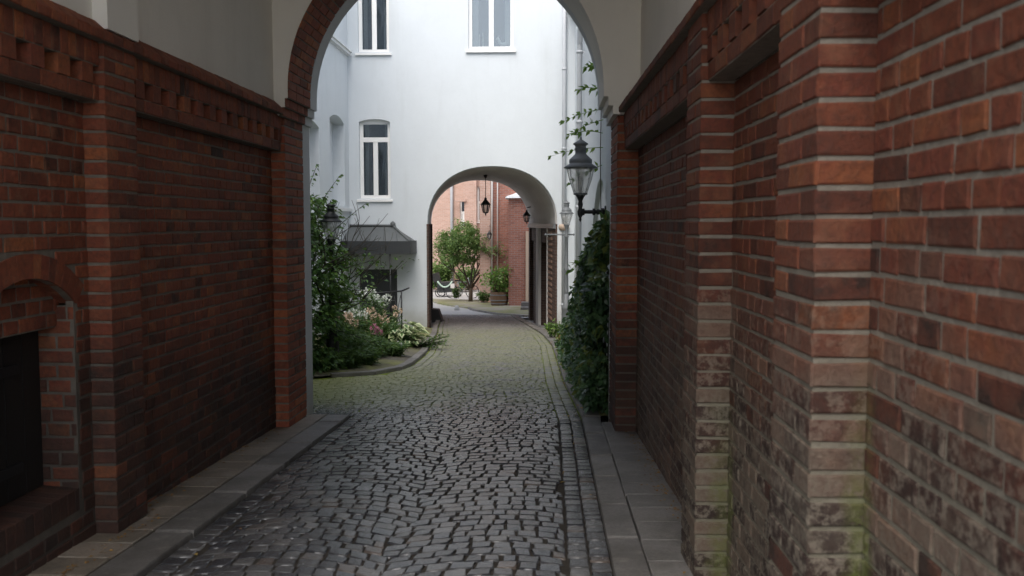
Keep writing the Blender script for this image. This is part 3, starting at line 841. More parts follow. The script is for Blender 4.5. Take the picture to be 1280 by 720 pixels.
# ------------------------------------------------------------------ the white house across the court
FY = 23.8
th = thing('white_townhouse', 'white plastered townhouse facade closing the court with basket arched passage', 'house', (-2, FY, gz(FY)))
xl, xr = -5.2, .62
pa0, pa1, pz, prise = -3.17, .20, 1.70, 1.49
def pass_arch(x0, x1, grow=0):
    c, a = (x0 + x1) / 2, (x1 - x0) / 2 + grow
    out = []
    for i in range(33):
        t = pi * i / 32; ct, st = cos(t), sin(t)
        out.append((c + a * math.copysign(abs(ct) ** .88, ct), pz + (prise + grow) * abs(st) ** .92))
    return out
wins = [(-4.93, -4.12, 6.10, 8.05, .06), (-2.09, -.93, 6.15, 8.1, 0), (-4.93, -4.12, 2.36, 4.40, .07)]
door = (-4.97, -3.97, -1.3, .52)
arc = pass_arch(pa0, pa1)
outl = [(xl - 6, -1.8), (pa0, -1.8)] + list(reversed(arc)) + [(pa1, -1.8), (xr + 2, -1.8), (xr + 2, 11.5), (xl - 6, 11.5)]
plate('facade', outl, [seg_outline(a, b, c, d, r) for a, b, c, d, r in wins] + [seg_outline(*door, 0)], M_WHITE, th, V((0, FY, 0)), X, Z, -Y, .38)
for a, b, c, d, r in wins: window(th, V((0, FY, 0)), X, -Y, a, b, c, d, .13, .25, r)
mb = MB(); mb.box((door[0], FY + .1, door[2]), (door[1], FY + .16, door[3]))
for k in range(2):
    x0_ = door[0] + .06 + k * .48
    for z0_, z1_ in ((-1.0, -.45), (-.37, .42)): mb.box((x0_, FY + .085, z0_), (x0_ + .4, FY + .1, z1_))
dd = mb.build('cellar_door', M_DARK, th)
mb = MB(); mb.tube([(door[1] - .1, FY + .085, -.3), (door[1] - .1, FY + .04, -.3), (door[1] - .2, FY + .04, -.3)], .012); mb.build('handle', M_IRONG, dd)
# passage walls and vault, drifting left as the lane bends
SK, PB = -.118, 31.6
mb = MB(); sub = [pass_arch(pa0, pa1), pass_arch(pa0, pa1, .35)]; n = len(sub[0]) - 1
y0_, y1_ = FY + .38, PB
for i in range(n):
    pp = [sub[0][i], sub[0][i + 1]]; qq = [sub[1][i], sub[1][i + 1]]
    f = lambda p, yy: (p[0] + SK * (yy - FY), yy, p[1])
    mb.hexa([f(pp[0], y0_), f(qq[0], y0_), f(qq[1], y0_), f(pp[1], y0_)], [f(pp[0], y1_), f(qq[0], y1_), f(qq[1], y1_), f(pp[1], y1_)])
mb.build('passage_vault', M_GREYP, th)
def skbox(q, u0, u1, ya, yb, z0, z1, col=(.5, .5, 1), mat=0):
    s0, s1 = SK * (ya - FY), SK * (yb - FY)
    q.hexa([(u0 + s0, ya, z0), (u1 + s0, ya, z0), (u1 + s1, yb, z0), (u0 + s1, yb, z0)], [(u0 + s0, ya, z1), (u1 + s0, ya, z1), (u1 + s1, yb, z1), (u0 + s1, yb, z1)], col, mat)
mb = MB(); skbox(mb, pa0 - .5, pa0, FY + .38, PB, -2.2, pz); mb.box((pa0 - .02, FY - .012, -1.6), (pa0 + .03, FY + .38, pz)); skbox(mb, pa0 - .02, pa0 + .06, PB - .5, PB, -2.2, pz)
mb.build('passage_wall', M_FD, th)
mb = MB()                                                     # right flank: brick piers and recessed openings
for ya, yb in ((FY + .381, 25.9), (28.3, 29.9), (31.2, PB)): skbox(mb, pa1, pa1 + .7, ya, yb, -2.2, pz)
skbox(mb, pa1 + .5, pa1 + .9, 25.9, 31.2, -2.2, pz)
for ya, yb in ((25.9, 28.3), (29.9, 31.2)): skbox(mb, pa1 + .06, pa1 + .5, ya, yb, 1.15, pz)
q = mb.build('passage_pier', M_FD, th)
mb = MB(); k = 0
while k < 22:
    z = gz(24.6) + .15 + k * .155
    if z + .075 < pz - .2: skbox(mb, pa1 - .014, pa1 + .02, 24.9, 25.88, z, z + .07)
    k += 1
mb.build('brick_quoin', far_brick('brick_quoin_far', (.33, .20, .14), (.24, .13, .09), (.2, .17, .14)), q)
for ya, yb in ((25.95, 28.25), (29.95, 31.15)):
    mb = MB(); skbox(mb, pa1 + .34, pa1 + .4, ya, yb, gz(yb) - .2, 1.15)
    for kk in range(4): skbox(mb, pa1 + .32, pa1 + .34, ya + .06 + kk * (yb - ya) / 4, ya - .06 + (kk + 1) * (yb - ya) / 4, gz(ya) + .1, 1.05)
    mb.build('passage_door', M_BLACK, th)
for a, b in ((25.9, 26.02), (28.2, 28.9)):
    mb = MB(); skbox(mb, pa1 - .03, pa1 + .06, a, b, -2, 1.6); mb.build('door_post', M_GREYP, th)
mb = MB(); skbox(mb, pa1 - .05, pa1 + .05, FY + .385, PB - .1, pz - .12, pz + .01); mb.build('impost_band', M_IRONG, th)
mb = MB(); mb.lathe((pa1 + .16, FY - .07, 1.52), [(.02, 0), (.09, .02), (.13, .07), (.14, .12), (.11, .17)], 10); mb.build('impost_corbel', M_SAND, th)
mb = MB(); mb.box((pa1 + .02, FY - .06, -1.6), (pa1 + .22, FY, 1.5)); mb.build('pilaster_strip', M_WHITE2, th)
# back wall of the passage house
arcb = [(a + SK * (PB - FY), b) for a, b in pass_arch(pa0, pa1, .02)]
plate('rear_wall', [(-11, -2.4), (arcb[-1][0], -2.4)] + list(reversed(arcb)) + [(arcb[0][0], -2.4), (2.6, -2.4), (2.6, 11.5), (-11, 11.5)], [], M_WHITE2, th, V((0, PB + .3, 0)), X, Z, Y, .3)
mb = MB(); mb.add([(-11.4, FY - .3, 11.4), (2.9, FY - .3, 11.4), (2.9, PB + .6, 11.4), (-11.4, PB + .6, 11.4), (-11.4, 28, 14), (2.9, 28, 14)], [(0, 1, 5, 4), (2, 3, 4, 5), (1, 2, 5), (3, 0, 4), (0, 3, 2, 1)]); mb.build('roof', M_LEAD, th)
# canopy over the cellar door
mb = MB()
cx0, cx1, cy = -5.19, -3.47, FY - 1.0
A = [(cx0, FY - .001, 1.64), (-4.06, FY - .001, 1.64), (cx1, FY - .001, 1.26), (cx1, cy, 1.26), (cx0, cy, 1.26)]
mb.add(A + [(x_, y_, z_ - .03) for x_, y_, z_ in A], [(0, 4, 3, 1), (1, 3, 2), (5, 6, 8, 9), (6, 7, 8), (0, 1, 6, 5), (4, 0, 5, 9)])
ca = mb.build('canopy', M_LEAD, th)
mb = MB(); mb.box((cx0, cy - .02, .95), (cx1 + .02, cy + .02, 1.275)); mb.box((cx1 - .02, cy + .02, .95), (cx1 + .02, FY - .001, 1.275)); mb.build('fascia', M_DARK, ca)
mb = MB(); mb.tube([(cx0, FY - .03, 1.655), (-4.06, FY - .03, 1.655), (cx1, cy, 1.275)], .035, 8); mb.lathe((-4.06, FY - .05, 1.62), [(.06, 0), (.07, .1), (.02, .15)], 8)
for k in range(4): mb.tube([(cx0 + .35 * (k + 1), cy, 1.272), (cx0 + .3 * (k + 1), FY - .02, 1.652)], .008, 6)
mb.build('ridge_roll', M_LEAD, ca)
mb = MB(); mb.tube([(-3.98, cy + .03, gz(cy)), (-3.98, cy + .03, .96)], .022, 8); mb.build('post', M_IRON, ca)
# wing along the left of the court
wing_o = V((xl, 0, 0))
nw = (19.0, 20.75, 1.95, 3.98, .12); nn = (21.75, 23.3, 2.15, 4.35, .14)
plate('wing_wall', [(9.03, -1.6), (FY - .002, -1.6), (FY - .002, 9), (9.03, 9)], [seg_outline(*nw), seg_outline(*nn), seg_outline(14.2, 15.4, 1.95, 3.95, .1), seg_outline(14.2, 15.4, 6.3, 8.2, .1), seg_outline(19.2, 20.4, 6.3, 8.2, .1)], M_WHITE, th, wing_o, Y, Z, X, .4)
window(th, wing_o, Y, X, *nw[:4], .22, .3, .12); window(th, wing_o, Y, X, 14.2, 15.4, 1.95, 3.95, .22, .3, .1)
window(th, wing_o, Y, X, 14.2, 15.4, 6.3, 8.2, .22, .3, .1); window(th, wing_o, Y, X, 19.2, 20.4, 6.3, 8.2, .22, .3, .1)
mb = MB(); mb.box((xl - .39, nn[0] - .1, nn[2] - .1), (xl - .30, nn[1] + .1, nn[3] + .1)); mb.build('blind_niche', M_WHITE, th)
mb = MB(); mb.box((xl - .001, 9.04, 2.02), (xl + .07, FY - .003, 2.1)); mb.box((xl - .001, 9.04, 6.0), (xl + .1, FY - .06, 6.07)); mb.box((xl - .001, 9.04, 6.071), (xl + .14, FY - .06, 6.1)); mb.build('string_course', M_WHITE2, th)
mb = MB(); mb.box((xl - 6, 9.03, 8.9), (xl + .15, FY, 9.1)); mb.build('wing_roof', M_LEAD, th)
# downpipe on the facade
dp = thing('downpipe', 'plain pale downpipe at the right edge of the white facade', 'downpipe', (.36, FY - .07, gz(FY)))
mb = MB(); mb.tube([(.36, FY - .07, gz(FY)), (.36, FY - .07, 11.3)], .055, 10); mb.build('pipe', M_PIPE, dp)
for z in (-.4, 1.6, 3.6, 5.6, 7.6):
    mb = MB(); mb.tube([(.36, FY - .07, z), (.36, FY - .07, z + .05)], .066, 10); mb.box((.345, FY - .07, z + .01), (.375, FY, z + .035)); mb.build('bracket', M_PIPE, dp)

# ------------------------------------------------------------------ house along the right of the court
rh = thing('white_side_house', 'white side house with blind arch above the ivy along the right edge', 'house', (.64, 16, gz(16)))
RW = .64
plate('wall', [(9.03, -1.8), (FY - .002, -1.8), (FY - .002, 7.2), (9.03, 7.2)], [seg_outline(9.6, 14.2, -.0, 2.28, 1.0)], M_WHITE, rh, V((RW, 0, 0)), Y, Z, -X, .35)
mb = MB(); mb.box((RW + .06, 9.4, -.6), (RW + .2, 14.4, 2.5)); mb.build('blind_arch', M_WHITE2, rh)
mb = MB(); mb.box((RW - .025, 14.6, -1.8), (RW, 23.7, -.55)); mb.build('plinth', M_WHITE2, rh)
mb = MB(); mb.box((RW - .2, 9.03, 7.1), (4, FY, 7.3)); mb.build('roof', M_LEAD, rh)
dp = thing('downpipe', 'pale downpipe with box hopper head on the right side house', 'downpipe', (RW - .08, 17.6, gz(17.6)))
px = RW - .085
mb = MB(); mb.tube([(px, 17.6, gz(17.6)), (px, 17.6, 5.05), (px + .0, 17.58, 5.12), (px, 17.45, 5.3), (px, 17.42, 5.38), (px, 17.42, 5.52)], .055, 10); mb.build('pipe', M_PIPE, dp)
mb = MB(); c = V((px - .01, 17.42, 5.5)); mb.hexa([c + V(p) for p in ((-.07, -.07, 0), (.07, -.07, 0), (.07, .07, 0), (-.07, .07, 0))], [c + V(p) for p in ((-.10, -.10, .1), (.09, -.10, .1), (.09, .10, .1), (-.10, .10, .1))])
mb.box((c.x - .1, c.y - .1, 5.601), (c.x + .09, c.y + .1, 5.84)); mb.box((c.x - .115, c.y - .115, 5.84), (c.x + .09, c.y + .115, 5.87))
mb.tube([(px, 17.42, 5.87), (px, 17.42, 7.1)], .055, 10)
mb.build('hopper', M_PIPE, dp)
for z in (.2, 2.0, 3.6, 4.9):
    mb = MB(); mb.tube([(px, 17.6, z), (px, 17.6, z + .05)], .066, 10); mb.box((px, 17.585, z + .01), (RW, 17.615, z + .035)); mb.build('bracket', M_PIPE, dp)

# ------------------------------------------------------------------ lanterns
def lantern(parent, c, s, mat=None):
    """round gas lantern, s = diameter of its brim; c = underside of the glass"""
    mat = mat or M_IRONG
    q = MB(); q.lathe(c, [(.17 * s, -.04 * s), (.20 * s, 0), (.36 * s, .45 * s), (.44 * s, .80 * s)], 16); gl = q.build('lamp_glass', M_LGLASS, parent)
    q = MB()
    for k in range(6):
        a = 2 * pi * k / 6 + .3
        q.tube([(c[0] + r * s * cos(a), c[1] + r * s * sin(a), c[2] + z * s) for r, z in ((.205, 0), (.365, .45), (.445, .80))], .012 * s, 5)
    q.lathe(c, [(.215 * s, -.03 * s), (.225 * s, 0), (.215 * s, .03 * s)], 16)
    q.build('lamp_frame', mat, parent)
    q = MB(); q.lathe(c, [(.40 * s, .795 * s), (.52 * s, .80 * s), (.53 * s, .83 * s), (.38 * s, .93 * s), (.35 * s, .95 * s), (.36 * s, .99 * s), (.36 * s, 1.07 * s), (.33 * s, 1.10 * s), (.20 * s, 1.22 * s), (.17 * s, 1.26 * s), (.17 * s, 1.36 * s), (.21 * s, 1.40 * s), (.17 * s, 1.43 * s), (.17 * s, 1.50 * s), (.24 * s, 1.55 * s), (.23 * s, 1.58 * s), (.10 * s, 1.66 * s), (.035 * s, 1.70 * s), (.03 * s, 1.76 * s), (.001, 1.80 * s)], 16)
    q.build('lamp_roof', mat, parent)
    q = MB(); q.tube([(c[0], c[1], c[2]), (c[0], c[1], c[2] + .35 * s)], .03 * s, 6); q.lathe((c[0], c[1], c[2] + .35 * s), [(.03 * s, 0), (.07 * s, .06 * s), (.06 * s, .2 * s), (.01, .26 * s)], 8); q.build('burner', M_FRAME, parent)

LY = 10.5; lc = V((.347, LY, 2.04))
lt = thing('wall_lantern', 'large grey bracket lantern on a black arm right of the archway', 'lantern', (RW, LY, 1.84))
lantern(lt, lc, .36)
mb = MB(); mb.tube([(RW, LY, 1.837), (.33, LY, 1.837)], .022, 8)
for x_, r in ((.60, .045), (.55, .032), (.50, .04), (.38, .04)): mb.tube([(x_ - .015, LY, 1.837), (x_ + .015, LY, 1.837)], r, 10)
mb.tube([(RW - .001, LY, 1.837), (RW - .02, LY, 1.837)], .07, 12)
mb.lathe((lc.x, LY, 1.72), [(.001, 0), (.016, .03), (.012, .05), (.03, .08), (.035, .12), (.02, .16), (.03, .20), (.022, .24), (.04, .28), (.06, .31)], 10)
mb.build('bracket_arm', M_IRON, lt)

def post_lamp(name, label, x, y, zl, s, dark, bar, fat=1.0):
    t = thing(name, label, 'street lamp', (x, y, gz(y)), 'gas style lamp posts in the court')
    g = gz(y); mat = M_IRON if dark else M_IRONG
    q = MB(); q.lathe((x, y, g), [(.13 * fat, -.05), (.13 * fat, .04), (.11 * fat, .06), (.10 * fat, .55), (.115 * fat, .58), (.115 * fat, .64), (.07 * fat, .70), (.06 * fat, .95)], 14); q.build('base', mat, t)
    q = MB(); q.lathe((x, y, g), [(.06 * fat, .95), (.052 * fat, 1.0), (.045 * fat, 1.5), (.06 * fat, 1.53), (.045 * fat, 1.56), (.036 * fat, zl - g - .3), (.055, zl - g - .28), (.034, zl - g - .25), (.03, zl - g - .1), (.06, zl - g - .03), (.07, zl - g)], 12); q.build('shaft', mat, t)
    if bar:
        q = MB(); q.tube([(x - .5, y, bar), (x + .17, y, bar)], .017, 8)
        for e in (-.5, .17): q.lathe((x + e, y, bar - .03), [(.005, 0), (.03, .03), (.005, .06)], 8)
        q.build('ladder_bar', mat, t)
    lantern(t, V((x, y, zl)), s, mat)
post_lamp('lamp_post', 'grey lamp post with ladder bar beside the passage at the far right', .40, 21.9, 1.68, .33, False, 1.45)
post_lamp('lamp_post', 'black lamp post half hidden in the leafy shrub of the left bed', -3.12, 13.05, 1.48, .31, True, None, .9)

# hanging lantern and wall lantern in the passage
hy = 28.0; hx = at(607, 250, hy).x
t = thing('hanging_lantern', 'small black lantern hanging from the passage vault on a long rod', 'lantern', (hx, hy, 3.1))
mb = MB(); mb.tube([(hx, hy, 3.2), (hx, hy, 2.47)], .012, 6); mb.lathe((hx, hy, 3.08), [(.01, 0), (.05, .04), (.06, .1)], 8); mb.build('rod', M_IRON, t)
def hexlamp(t, c, s):
    q = MB(); q.lathe(c, [(.10 * s, 0), (.17 * s, .30 * s)], 6, smooth=False); q.build('lamp_glass', M_LGLASS, t)
    q = MB()
    for k in range(6):
        a = 2 * pi * k / 6; q.tube([(c[0] + .10 * s * cos(a), c[1] + .10 * s * sin(a), c[2]), (c[0] + .172 * s * cos(a), c[1] + .172 * s * sin(a), c[2] + .30 * s)], .012 * s + .004, 4)
    q.lathe(c, [(.001, -.14 * s), (.03 * s, -.09 * s), (.02 * s, -.05 * s), (.11 * s, -.01 * s), (.11 * s, .012 * s)], 6)
    q.lathe(c, [(.19 * s, .30 * s), (.21 * s, .32 * s), (.08 * s, .48 * s), (.05 * s, .52 * s), (.06 * s, .56 * s), (.001, .62 * s)], 6); q.build('lamp_frame', M_IRON, t)
hexlamp(t, V((hx, hy, 2.05)), .75)
wy = 30.0; wx = pa1 + SK * (wy - FY)
t = thing('wall_lantern', 'small black lantern on a bracket high on the passage right flank', 'lantern', (wx, wy, 2.2))
mb = MB(); mb.tube([(wx + .12, wy, 2.22), (wx - .05, wy, 2.27), (wx - .22, wy, 2.22)], .018, 6); mb.box((wx + .1, wy - .05, 2.1), (wx + .14, wy + .05, 2.35)); mb.build('bracket_arm', M_IRON, t)
hexlamp(t, V((wx - .22, wy, 1.78)), .62)
# guard stone and steps
gx, gy = at(546, 398, 28.0).x, 28.0
mb = MB(); g = gz(gy) - .06
mb.hexa([(gx - .14, gy - .22, g), (gx + .20, gy - .22, g), (gx + .20, gy + .25, g), (gx - .14, gy + .25, g)], [(gx - .14, gy - .18, g + .42), (gx + .07, gy - .16, g + .40), (gx + .07, gy + .2, g + .40), (gx - .14, gy + .2, g + .42)])
tag(mb.build('guard_stone', M_BLACK), 'black wedge shaped guard stone at the foot of the left passage jamb', 'guard stone')

# ------------------------------------------------------------------ railing by the cellar steps
rt = thing('iron_railing', 'low black iron railing around the cellar steps behind the flowers', 'railing', (-3.9, 21.6, gz(21.6)))
ry, rx0, rx1 = 21.7, -5.0, -3.52
mb = MB(); zt_ = gz(ry) + 1.0
mb.tube([(rx0, ry, zt_ - .12), (rx1, ry, zt_)], .02, 6); mb.tube([(rx1, ry, zt_), (rx1 + .02, FY - 1.05, zt_)], .02, 6); mb.tube([(rx0, ry, gz(ry) + .15), (rx1, ry, gz(ry) + .15)], .014, 6); mb.build('handrail', M_IRON, rt)
for x_ in (rx0, -4.25, rx1):
    mb = MB(); mb.tube([(x_, ry, gz(ry) - .1), (x_, ry, zt_ - .12 * (rx1 - x_) / 1.48)], .02, 6); mb.build('post', M_IRON, rt)
mb = MB()
for k in range(7):
    x_ = rx0 + .2 * k + .1; mb.tube([(x_, ry, gz(ry) + .15), (x_ + .16, ry, zt_ - .1)], .009, 5); mb.tube([(x_ + .16, ry, gz(ry) + .15), (x_, ry, zt_ - .1)], .009, 5)
mb.build('lattice', M_IRON, rt)

# ------------------------------------------------------------------ plants
def branchy(q, p, d, L, r, depth, tips, spread=.55, up=.15):
    pts = [V(p)]; dd = V(d).normalized()
    for k in range(3):
        dd = (dd + V((RN.gauss(0, .12), RN.gauss(0, .12), RN.gauss(up * .3, .08)))).normalized(); pts.append(pts[-1] + dd * (L / 3))
    q.tube(pts, [r, r * .85, r * .7, r * .55], 6 if r > .01 else 4)
    tips += pts[1:] if depth <= 1 else []
    if depth <= 0: return
    for k in range(3):
        nd = (dd + V((RN.gauss(0, spread), RN.gauss(0, spread), RN.gauss(up, spread * .6)))).normalized()
        branchy(q, pts[-1] if k else pts[2], nd, L * .72, r * .55, depth - 1, tips, spread, up)

# hornbeam-like shrub in the left bed
t = thing('leafy_shrub', 'tall leafy green shrub by the archway left jamb hiding a lamp post', 'shrub', (-3.9, 13.0, gz(13)))
q, tips = MB(), []
base = V((-3.72, 12.95, gz(12.95)))
for k in range(8):
    a = 2 * pi * k / 8
    branchy(q, base + V((cos(a) * .08, sin(a) * .08, -.03)), (cos(a) * .32 + RN.uniform(-.1, .1), sin(a) * .32, 1), 1.05, .03, 3, tips, .55, .05)
q.build('stem', M_BARKD, t)
q = MB()
for p in tips:
    if p.z < base.z + .25: continue
    if p.x > -2.95 and RN.random() < .6: continue
    for k in range(4):
        if p.x > -3.35 and 1.25 < p.z < 2.2: continue
        q.leaf(p + V((RN.gauss(0, .09), RN.gauss(0, .09), RN.gauss(0, .06))), RN.uniform(.06, .10), RN.uniform(.035, .055), V((RN.gauss(0, 1), RN.gauss(0, 1), RN.gauss(-.35, .3))).normalized())
for k in range(12500):                                          # denser skirts of hanging foliage in tiers
    a = RN.uniform(0, 2 * pi); zz = RN.uniform(.15, 2.55); tier = .5 + .5 * sin(zz * 11 + 2 * sin(a * 3))
    if tier < .3 and RN.random() < .8: continue
    rr = RN.uniform(.35, 1.0) ** .6 * (.98 - .16 * abs(zz - 1.2)) * (.72 + .28 * tier)
    pp = base + V((cos(a) * rr, sin(a) * rr, zz - rr * .12))
    if pp.x > -3.28 and 1.4 < pp.z < 2.2 and RN.random() < .85: continue
    q.leaf(pp, RN.uniform(.07, .115), RN.uniform(.04, .062), V((cos(a) + RN.gauss(0, .5), sin(a) + RN.gauss(0, .5), RN.gauss(-.4, .25))).normalized())
qs = MB()
for (ax, az, dx, dz) in ((-3.35, .9, .95, .42), (-3.3, 1.35, .75, .75), (-3.4, 1.7, .5, .8), (-3.25, .55, .85, .15), (-3.3, .25, .8, -.15), (-3.5, 1.9, .25, .75)):
    p = V((ax, 12.9, az)); d = V((dx, RN.uniform(-.2, .2), dz))
    pts = [p + d * (i / 8) + V((0, 0, -.12 * (i / 8) ** 2)) for i in range(9)]
    qs.tube(pts, [.009 - .0008 * i for i in range(9)], 4)
    for i in range(2, 9):
        for k in (-1, 1, 1): q.leaf(pts[i] + V((RN.gauss(0, .02),) * 3), RN.uniform(.05, .085), .04, V((.5, k * .8, RN.gauss(-.2, .3))).normalized())
qs.build('twig', M_BARKD, t); q.build('foliage', M_HORN, t)

def perennial(name, label, x, y, h, r, n, mat, fl=None, group=None, lw=(.07, .02), stems=12):
    g = gz(y) + .03
    t = thing(name, label, 'flower' if fl else 'plant', (x, y, g), group)
    q, lf, ft = MB(), MB(), []
    for k in range(stems):
        a = RN.uniform(0, 2 * pi); rr = r * math.sqrt(RN.random()); hh = h * RN.uniform(.72, 1.0) * (1 - .25 * rr / r)
        b = V((x + cos(a) * rr * .4, y + sin(a) * rr * .4, g - .02)); e = V((x + cos(a) * rr, y + sin(a) * rr, g + hh))
        m = (b + e) / 2 + V((RN.gauss(0, .03), RN.gauss(0, .03), .05))
        q.tube([b, m, e], [.006, .005, .003], 4); ft.append(e)
        for j in range(n // stems):
            s_ = RN.uniform(.12, .97); p = b.lerp(m, s_ * 2) if s_ < .5 else m.lerp(e, s_ * 2 - 1)
            aa = RN.uniform(0, 2 * pi)
            lf.leaf(p, lw[0] * RN.uniform(.7, 1.4), lw[1] * RN.uniform(.8, 1.3), V((cos(aa), sin(aa), RN.gauss(.15, .35))).normalized())
    q.build('stem', M_PERE, t); lf.build('leaves', mat, t)
    if fl:
        pm_, cnt, size, cr = fl
        pq = MB(); RN.shuffle(ft)
        for e in ft[:cnt]:
            for j in range(46):
                d = V((RN.gauss(0, 1), RN.gauss(0, 1), RN.gauss(.2, .8))).normalized(); rr = cr * RN.uniform(.6, 1)
                pq.leaf(e + V((d.x * rr, d.y * rr, d.z * rr * 1.15)), size, size * .9, (d + V((RN.gauss(0, .6), RN.gauss(0, .6), RN.gauss(0, .6)))).normalized(), d)
        pq.build('blossom', pm_, t)
    return t
def bx(px, y): return at(px, 400, y).x
perennial('phlox', 'tall white phlox in front of the dark cellar door', bx(466, 18.2), 18.2, 1.28, .34, 420, M_PERE, (M_PWHITE, 6, .045, .085), None, (.11, .03), 14)
perennial('phlox', 'lower white phlox left of the tall one, beside the shrub', bx(447, 15.6), 15.6, .95, .22, 240, M_PERE, (M_PWHITE, 3, .04, .075), None, (.10, .028), 10)
perennial('hydrangea', 'faded peach hydrangea at the front left of the flower bed', bx(433, 14.9), 14.9, .82, .30, 320, M_PERE, (M_PPEACH, 6, .04, .08), None, (.11, .05), 12)
perennial('hydrangea', 'peach hydrangea in the middle of the bed below the phlox', bx(463, 16.2), 16.2, .80, .26, 300, M_PERE, (M_PPEACH, 5, .04, .08), None, (.11, .05), 12)
perennial('peony', 'small plant with one bright pink bloom in the middle of the bed', bx(466, 15.3), 15.3, .55, .14, 120, M_PERE, (M_PPINK, 2, .04, .065), None, (.10, .04), 6)
perennial('astilbe', 'pale plumed plant in front of the railing beside the phlox', bx(487, 19.2), 19.2, .82, .26, 220, M_PERE, (M_PPEACH, 4, .03, .05), None, (.09, .03), 12)
bushes = [(424, 13.7, .62, .42, 'bushy green border plant at the near left corner of the bed'), (447, 14.2, .60, .40, 'bushy green border plant below the lower white phlox'),
          (438, 16.5, 1.0, .42, 'tall green border plant behind the peach hydrangeas'), (478, 17.0, .62, .36, 'green border plant just left of the variegated hosta'),
          (470, 14.8, .40, .30, 'low green border plant at the front beside the pink bloom'),
          (402, 12.75, .34, .30, 'low green plant at the kerb below the shrub and lamp post'), (432, 13.15, .30, .30, 'low green plant at the kerb corner left of the flowers'), (458, 13.6, .28, .28, 'low green plant along the curved kerb below the peach flowers'), (492, 15.2, .24, .26, 'low green plant along the kerb in front of the pale stones'), (428, 19.5, 1.1, .5, 'tall green border plant against the canopy post')]
for px_, y_, h_, r_, lb in bushes: perennial('border_plant', lb, bx(px_, y_), y_, h_, r_, 800, M_PERE, None, 'green plants in the flower bed', (.11, .022), 40)
# hosta: broad cream edged leaves
hy_, hx_ = 17.1, bx(497, 17.1); g = gz(hy_) + .03
t = thing('hosta', 'variegated cream and green hosta at the right of the bed', 'plant', (hx_, hy_, g))
q = MB(); qs = MB()
for k in range(150):
    a = RN.uniform(0, 2 * pi); el = RN.uniform(.15, 1.2); L = RN.uniform(.2, .46)
    p = V((hx_ + cos(a) * cos(el) * L * 1.1, hy_ + sin(a) * cos(el) * L * .9, g + sin(el) * L * 1.1 + .05))
    d = V((cos(a), sin(a), RN.uniform(-.5, .1))).normalized()
    qs.tube([(hx_, hy_, g - .02), (V((hx_, hy_, g)) + p) / 2 + V((0, 0, .03)), p], .005, 4)
    q.leaf(p, .21, .125, d, V((RN.gauss(0, .3), RN.gauss(0, .3), 1)).normalized(), (RN.uniform(.55, 1), .5, 1)); q.leaf(p + V((0, 0, .004)) + d * .02, .15, .07, d, V((0, 0, 1)), (RN.uniform(0, .45), .5, 1))
qs.build('stem', M_PERE, t); q.build('leaves', M_HOSTA, t)
# feathery juniper
hy_, hx_ = 17.3, bx(524, 17.3); g = gz(hy_) + .02
t = thing('juniper', 'low feathery green juniper beside the kerb below the white facade', 'plant', (hx_, hy_, g))
q = MB(); qs = MB()
for k in range(46):
    a = RN.uniform(-.9, 4.0); L = RN.uniform(.3, .62); d = V((cos(a), sin(a) * .6, RN.uniform(.05, .55)))
    pts = [V((hx_, hy_, g)) + d * (L * i / 6) - V((0, 0, .12 * (i / 6) ** 2 * L)) for i in range(7)]
    qs.tube(pts, .005, 4)
    for p in pts[1:]:
        for j in range(5): q.leaf(p, RN.uniform(.05, .09), .016, (d + V((RN.gauss(0, .6), RN.gauss(0, .6), RN.gauss(0, .4)))).normalized())
qs.build('stem', M_BARKD, t); q.build('foliage', M_FERN, t)
for px_, y_, r_, lb in ((486, 16.4, .11, 'rounded pale stone at the bed edge below the hosta'), (498, 16.6, .09, 'smaller pale stone at the bed edge nearer the juniper')):
    q = MB(); x_ = bx(px_, y_); prof = [(r_ * .7, -.03), (r_ * 1.0, .04), (r_ * .85, .1), (r_ * .45, .14), (.01, .15)]
    q.lathe((x_, y_, gz(y_) + .02), prof, 9)
    tag(q.build('edging_stone', M_ROCK), lb, 'stone', 'pale stones edging the bed')

# ivy on the right
t = thing('ivy', 'dark ivy climbing the side house wall behind the archway right jamb', 'ivy', (RW, 10.5, gz(10.5)))
q, qs, qq = MB(), MB(), MB()
def ivy_h(y): return interp([(9.05, 1.55), (9.8, 1.5), (10.6, 1.4), (11.5, 1.2), (13, .75), (15, .3), (16.5, .05), (17.2, -.5)], y)
cnt = 0
while cnt < 12000:
    y_ = RN.uniform(9.06, 17.0) if RN.random() < .55 else RN.uniform(9.05, 10.6); top = ivy_h(y_) + .25 * sin(y_ * 5) ; g = gz(y_)
    z_ = RN.uniform(g, max(top, g + .2))
    hh = (z_ - g) / max(.3, top - g)
    bulge = (.46 + .10 * sin(z_ * 4 + y_ * 2)) * (1 - hh) ** .55 + .06
    bulge = min(bulge, RW - interp(KR, y_) - .06)
    x_ = RW - bulge * RN.uniform(.0, 1.0) ** .45
    if sin(z_ * 9 + y_ * 6 + 3 * sin(y_ * 3)) < -.6: continue
    q.leaf((x_, y_, z_), RN.uniform(.05, .11), RN.uniform(.05, .09), V((RN.gauss(-.4, .6), RN.gauss(-.5, .7), RN.gauss(-.35, .6))).normalized(), V((RN.gauss(-.8, .5), RN.gauss(-.8, .5), RN.gauss(.7, .4))).normalized(), (min(1, max(0, RN.random() + .28 * sin(z_ * 6 + y_ * 4))), .5, 1)); cnt += 1
for k in range(9):
    y_ = 9.2 + k * .6; qs.tube([(RW - .03, y_, gz(y_) - .03), (RW - .04, y_ + .1, .3), (RW - .03, y_ - .1, min(ivy_h(y_), 1.2))], .014, 5)
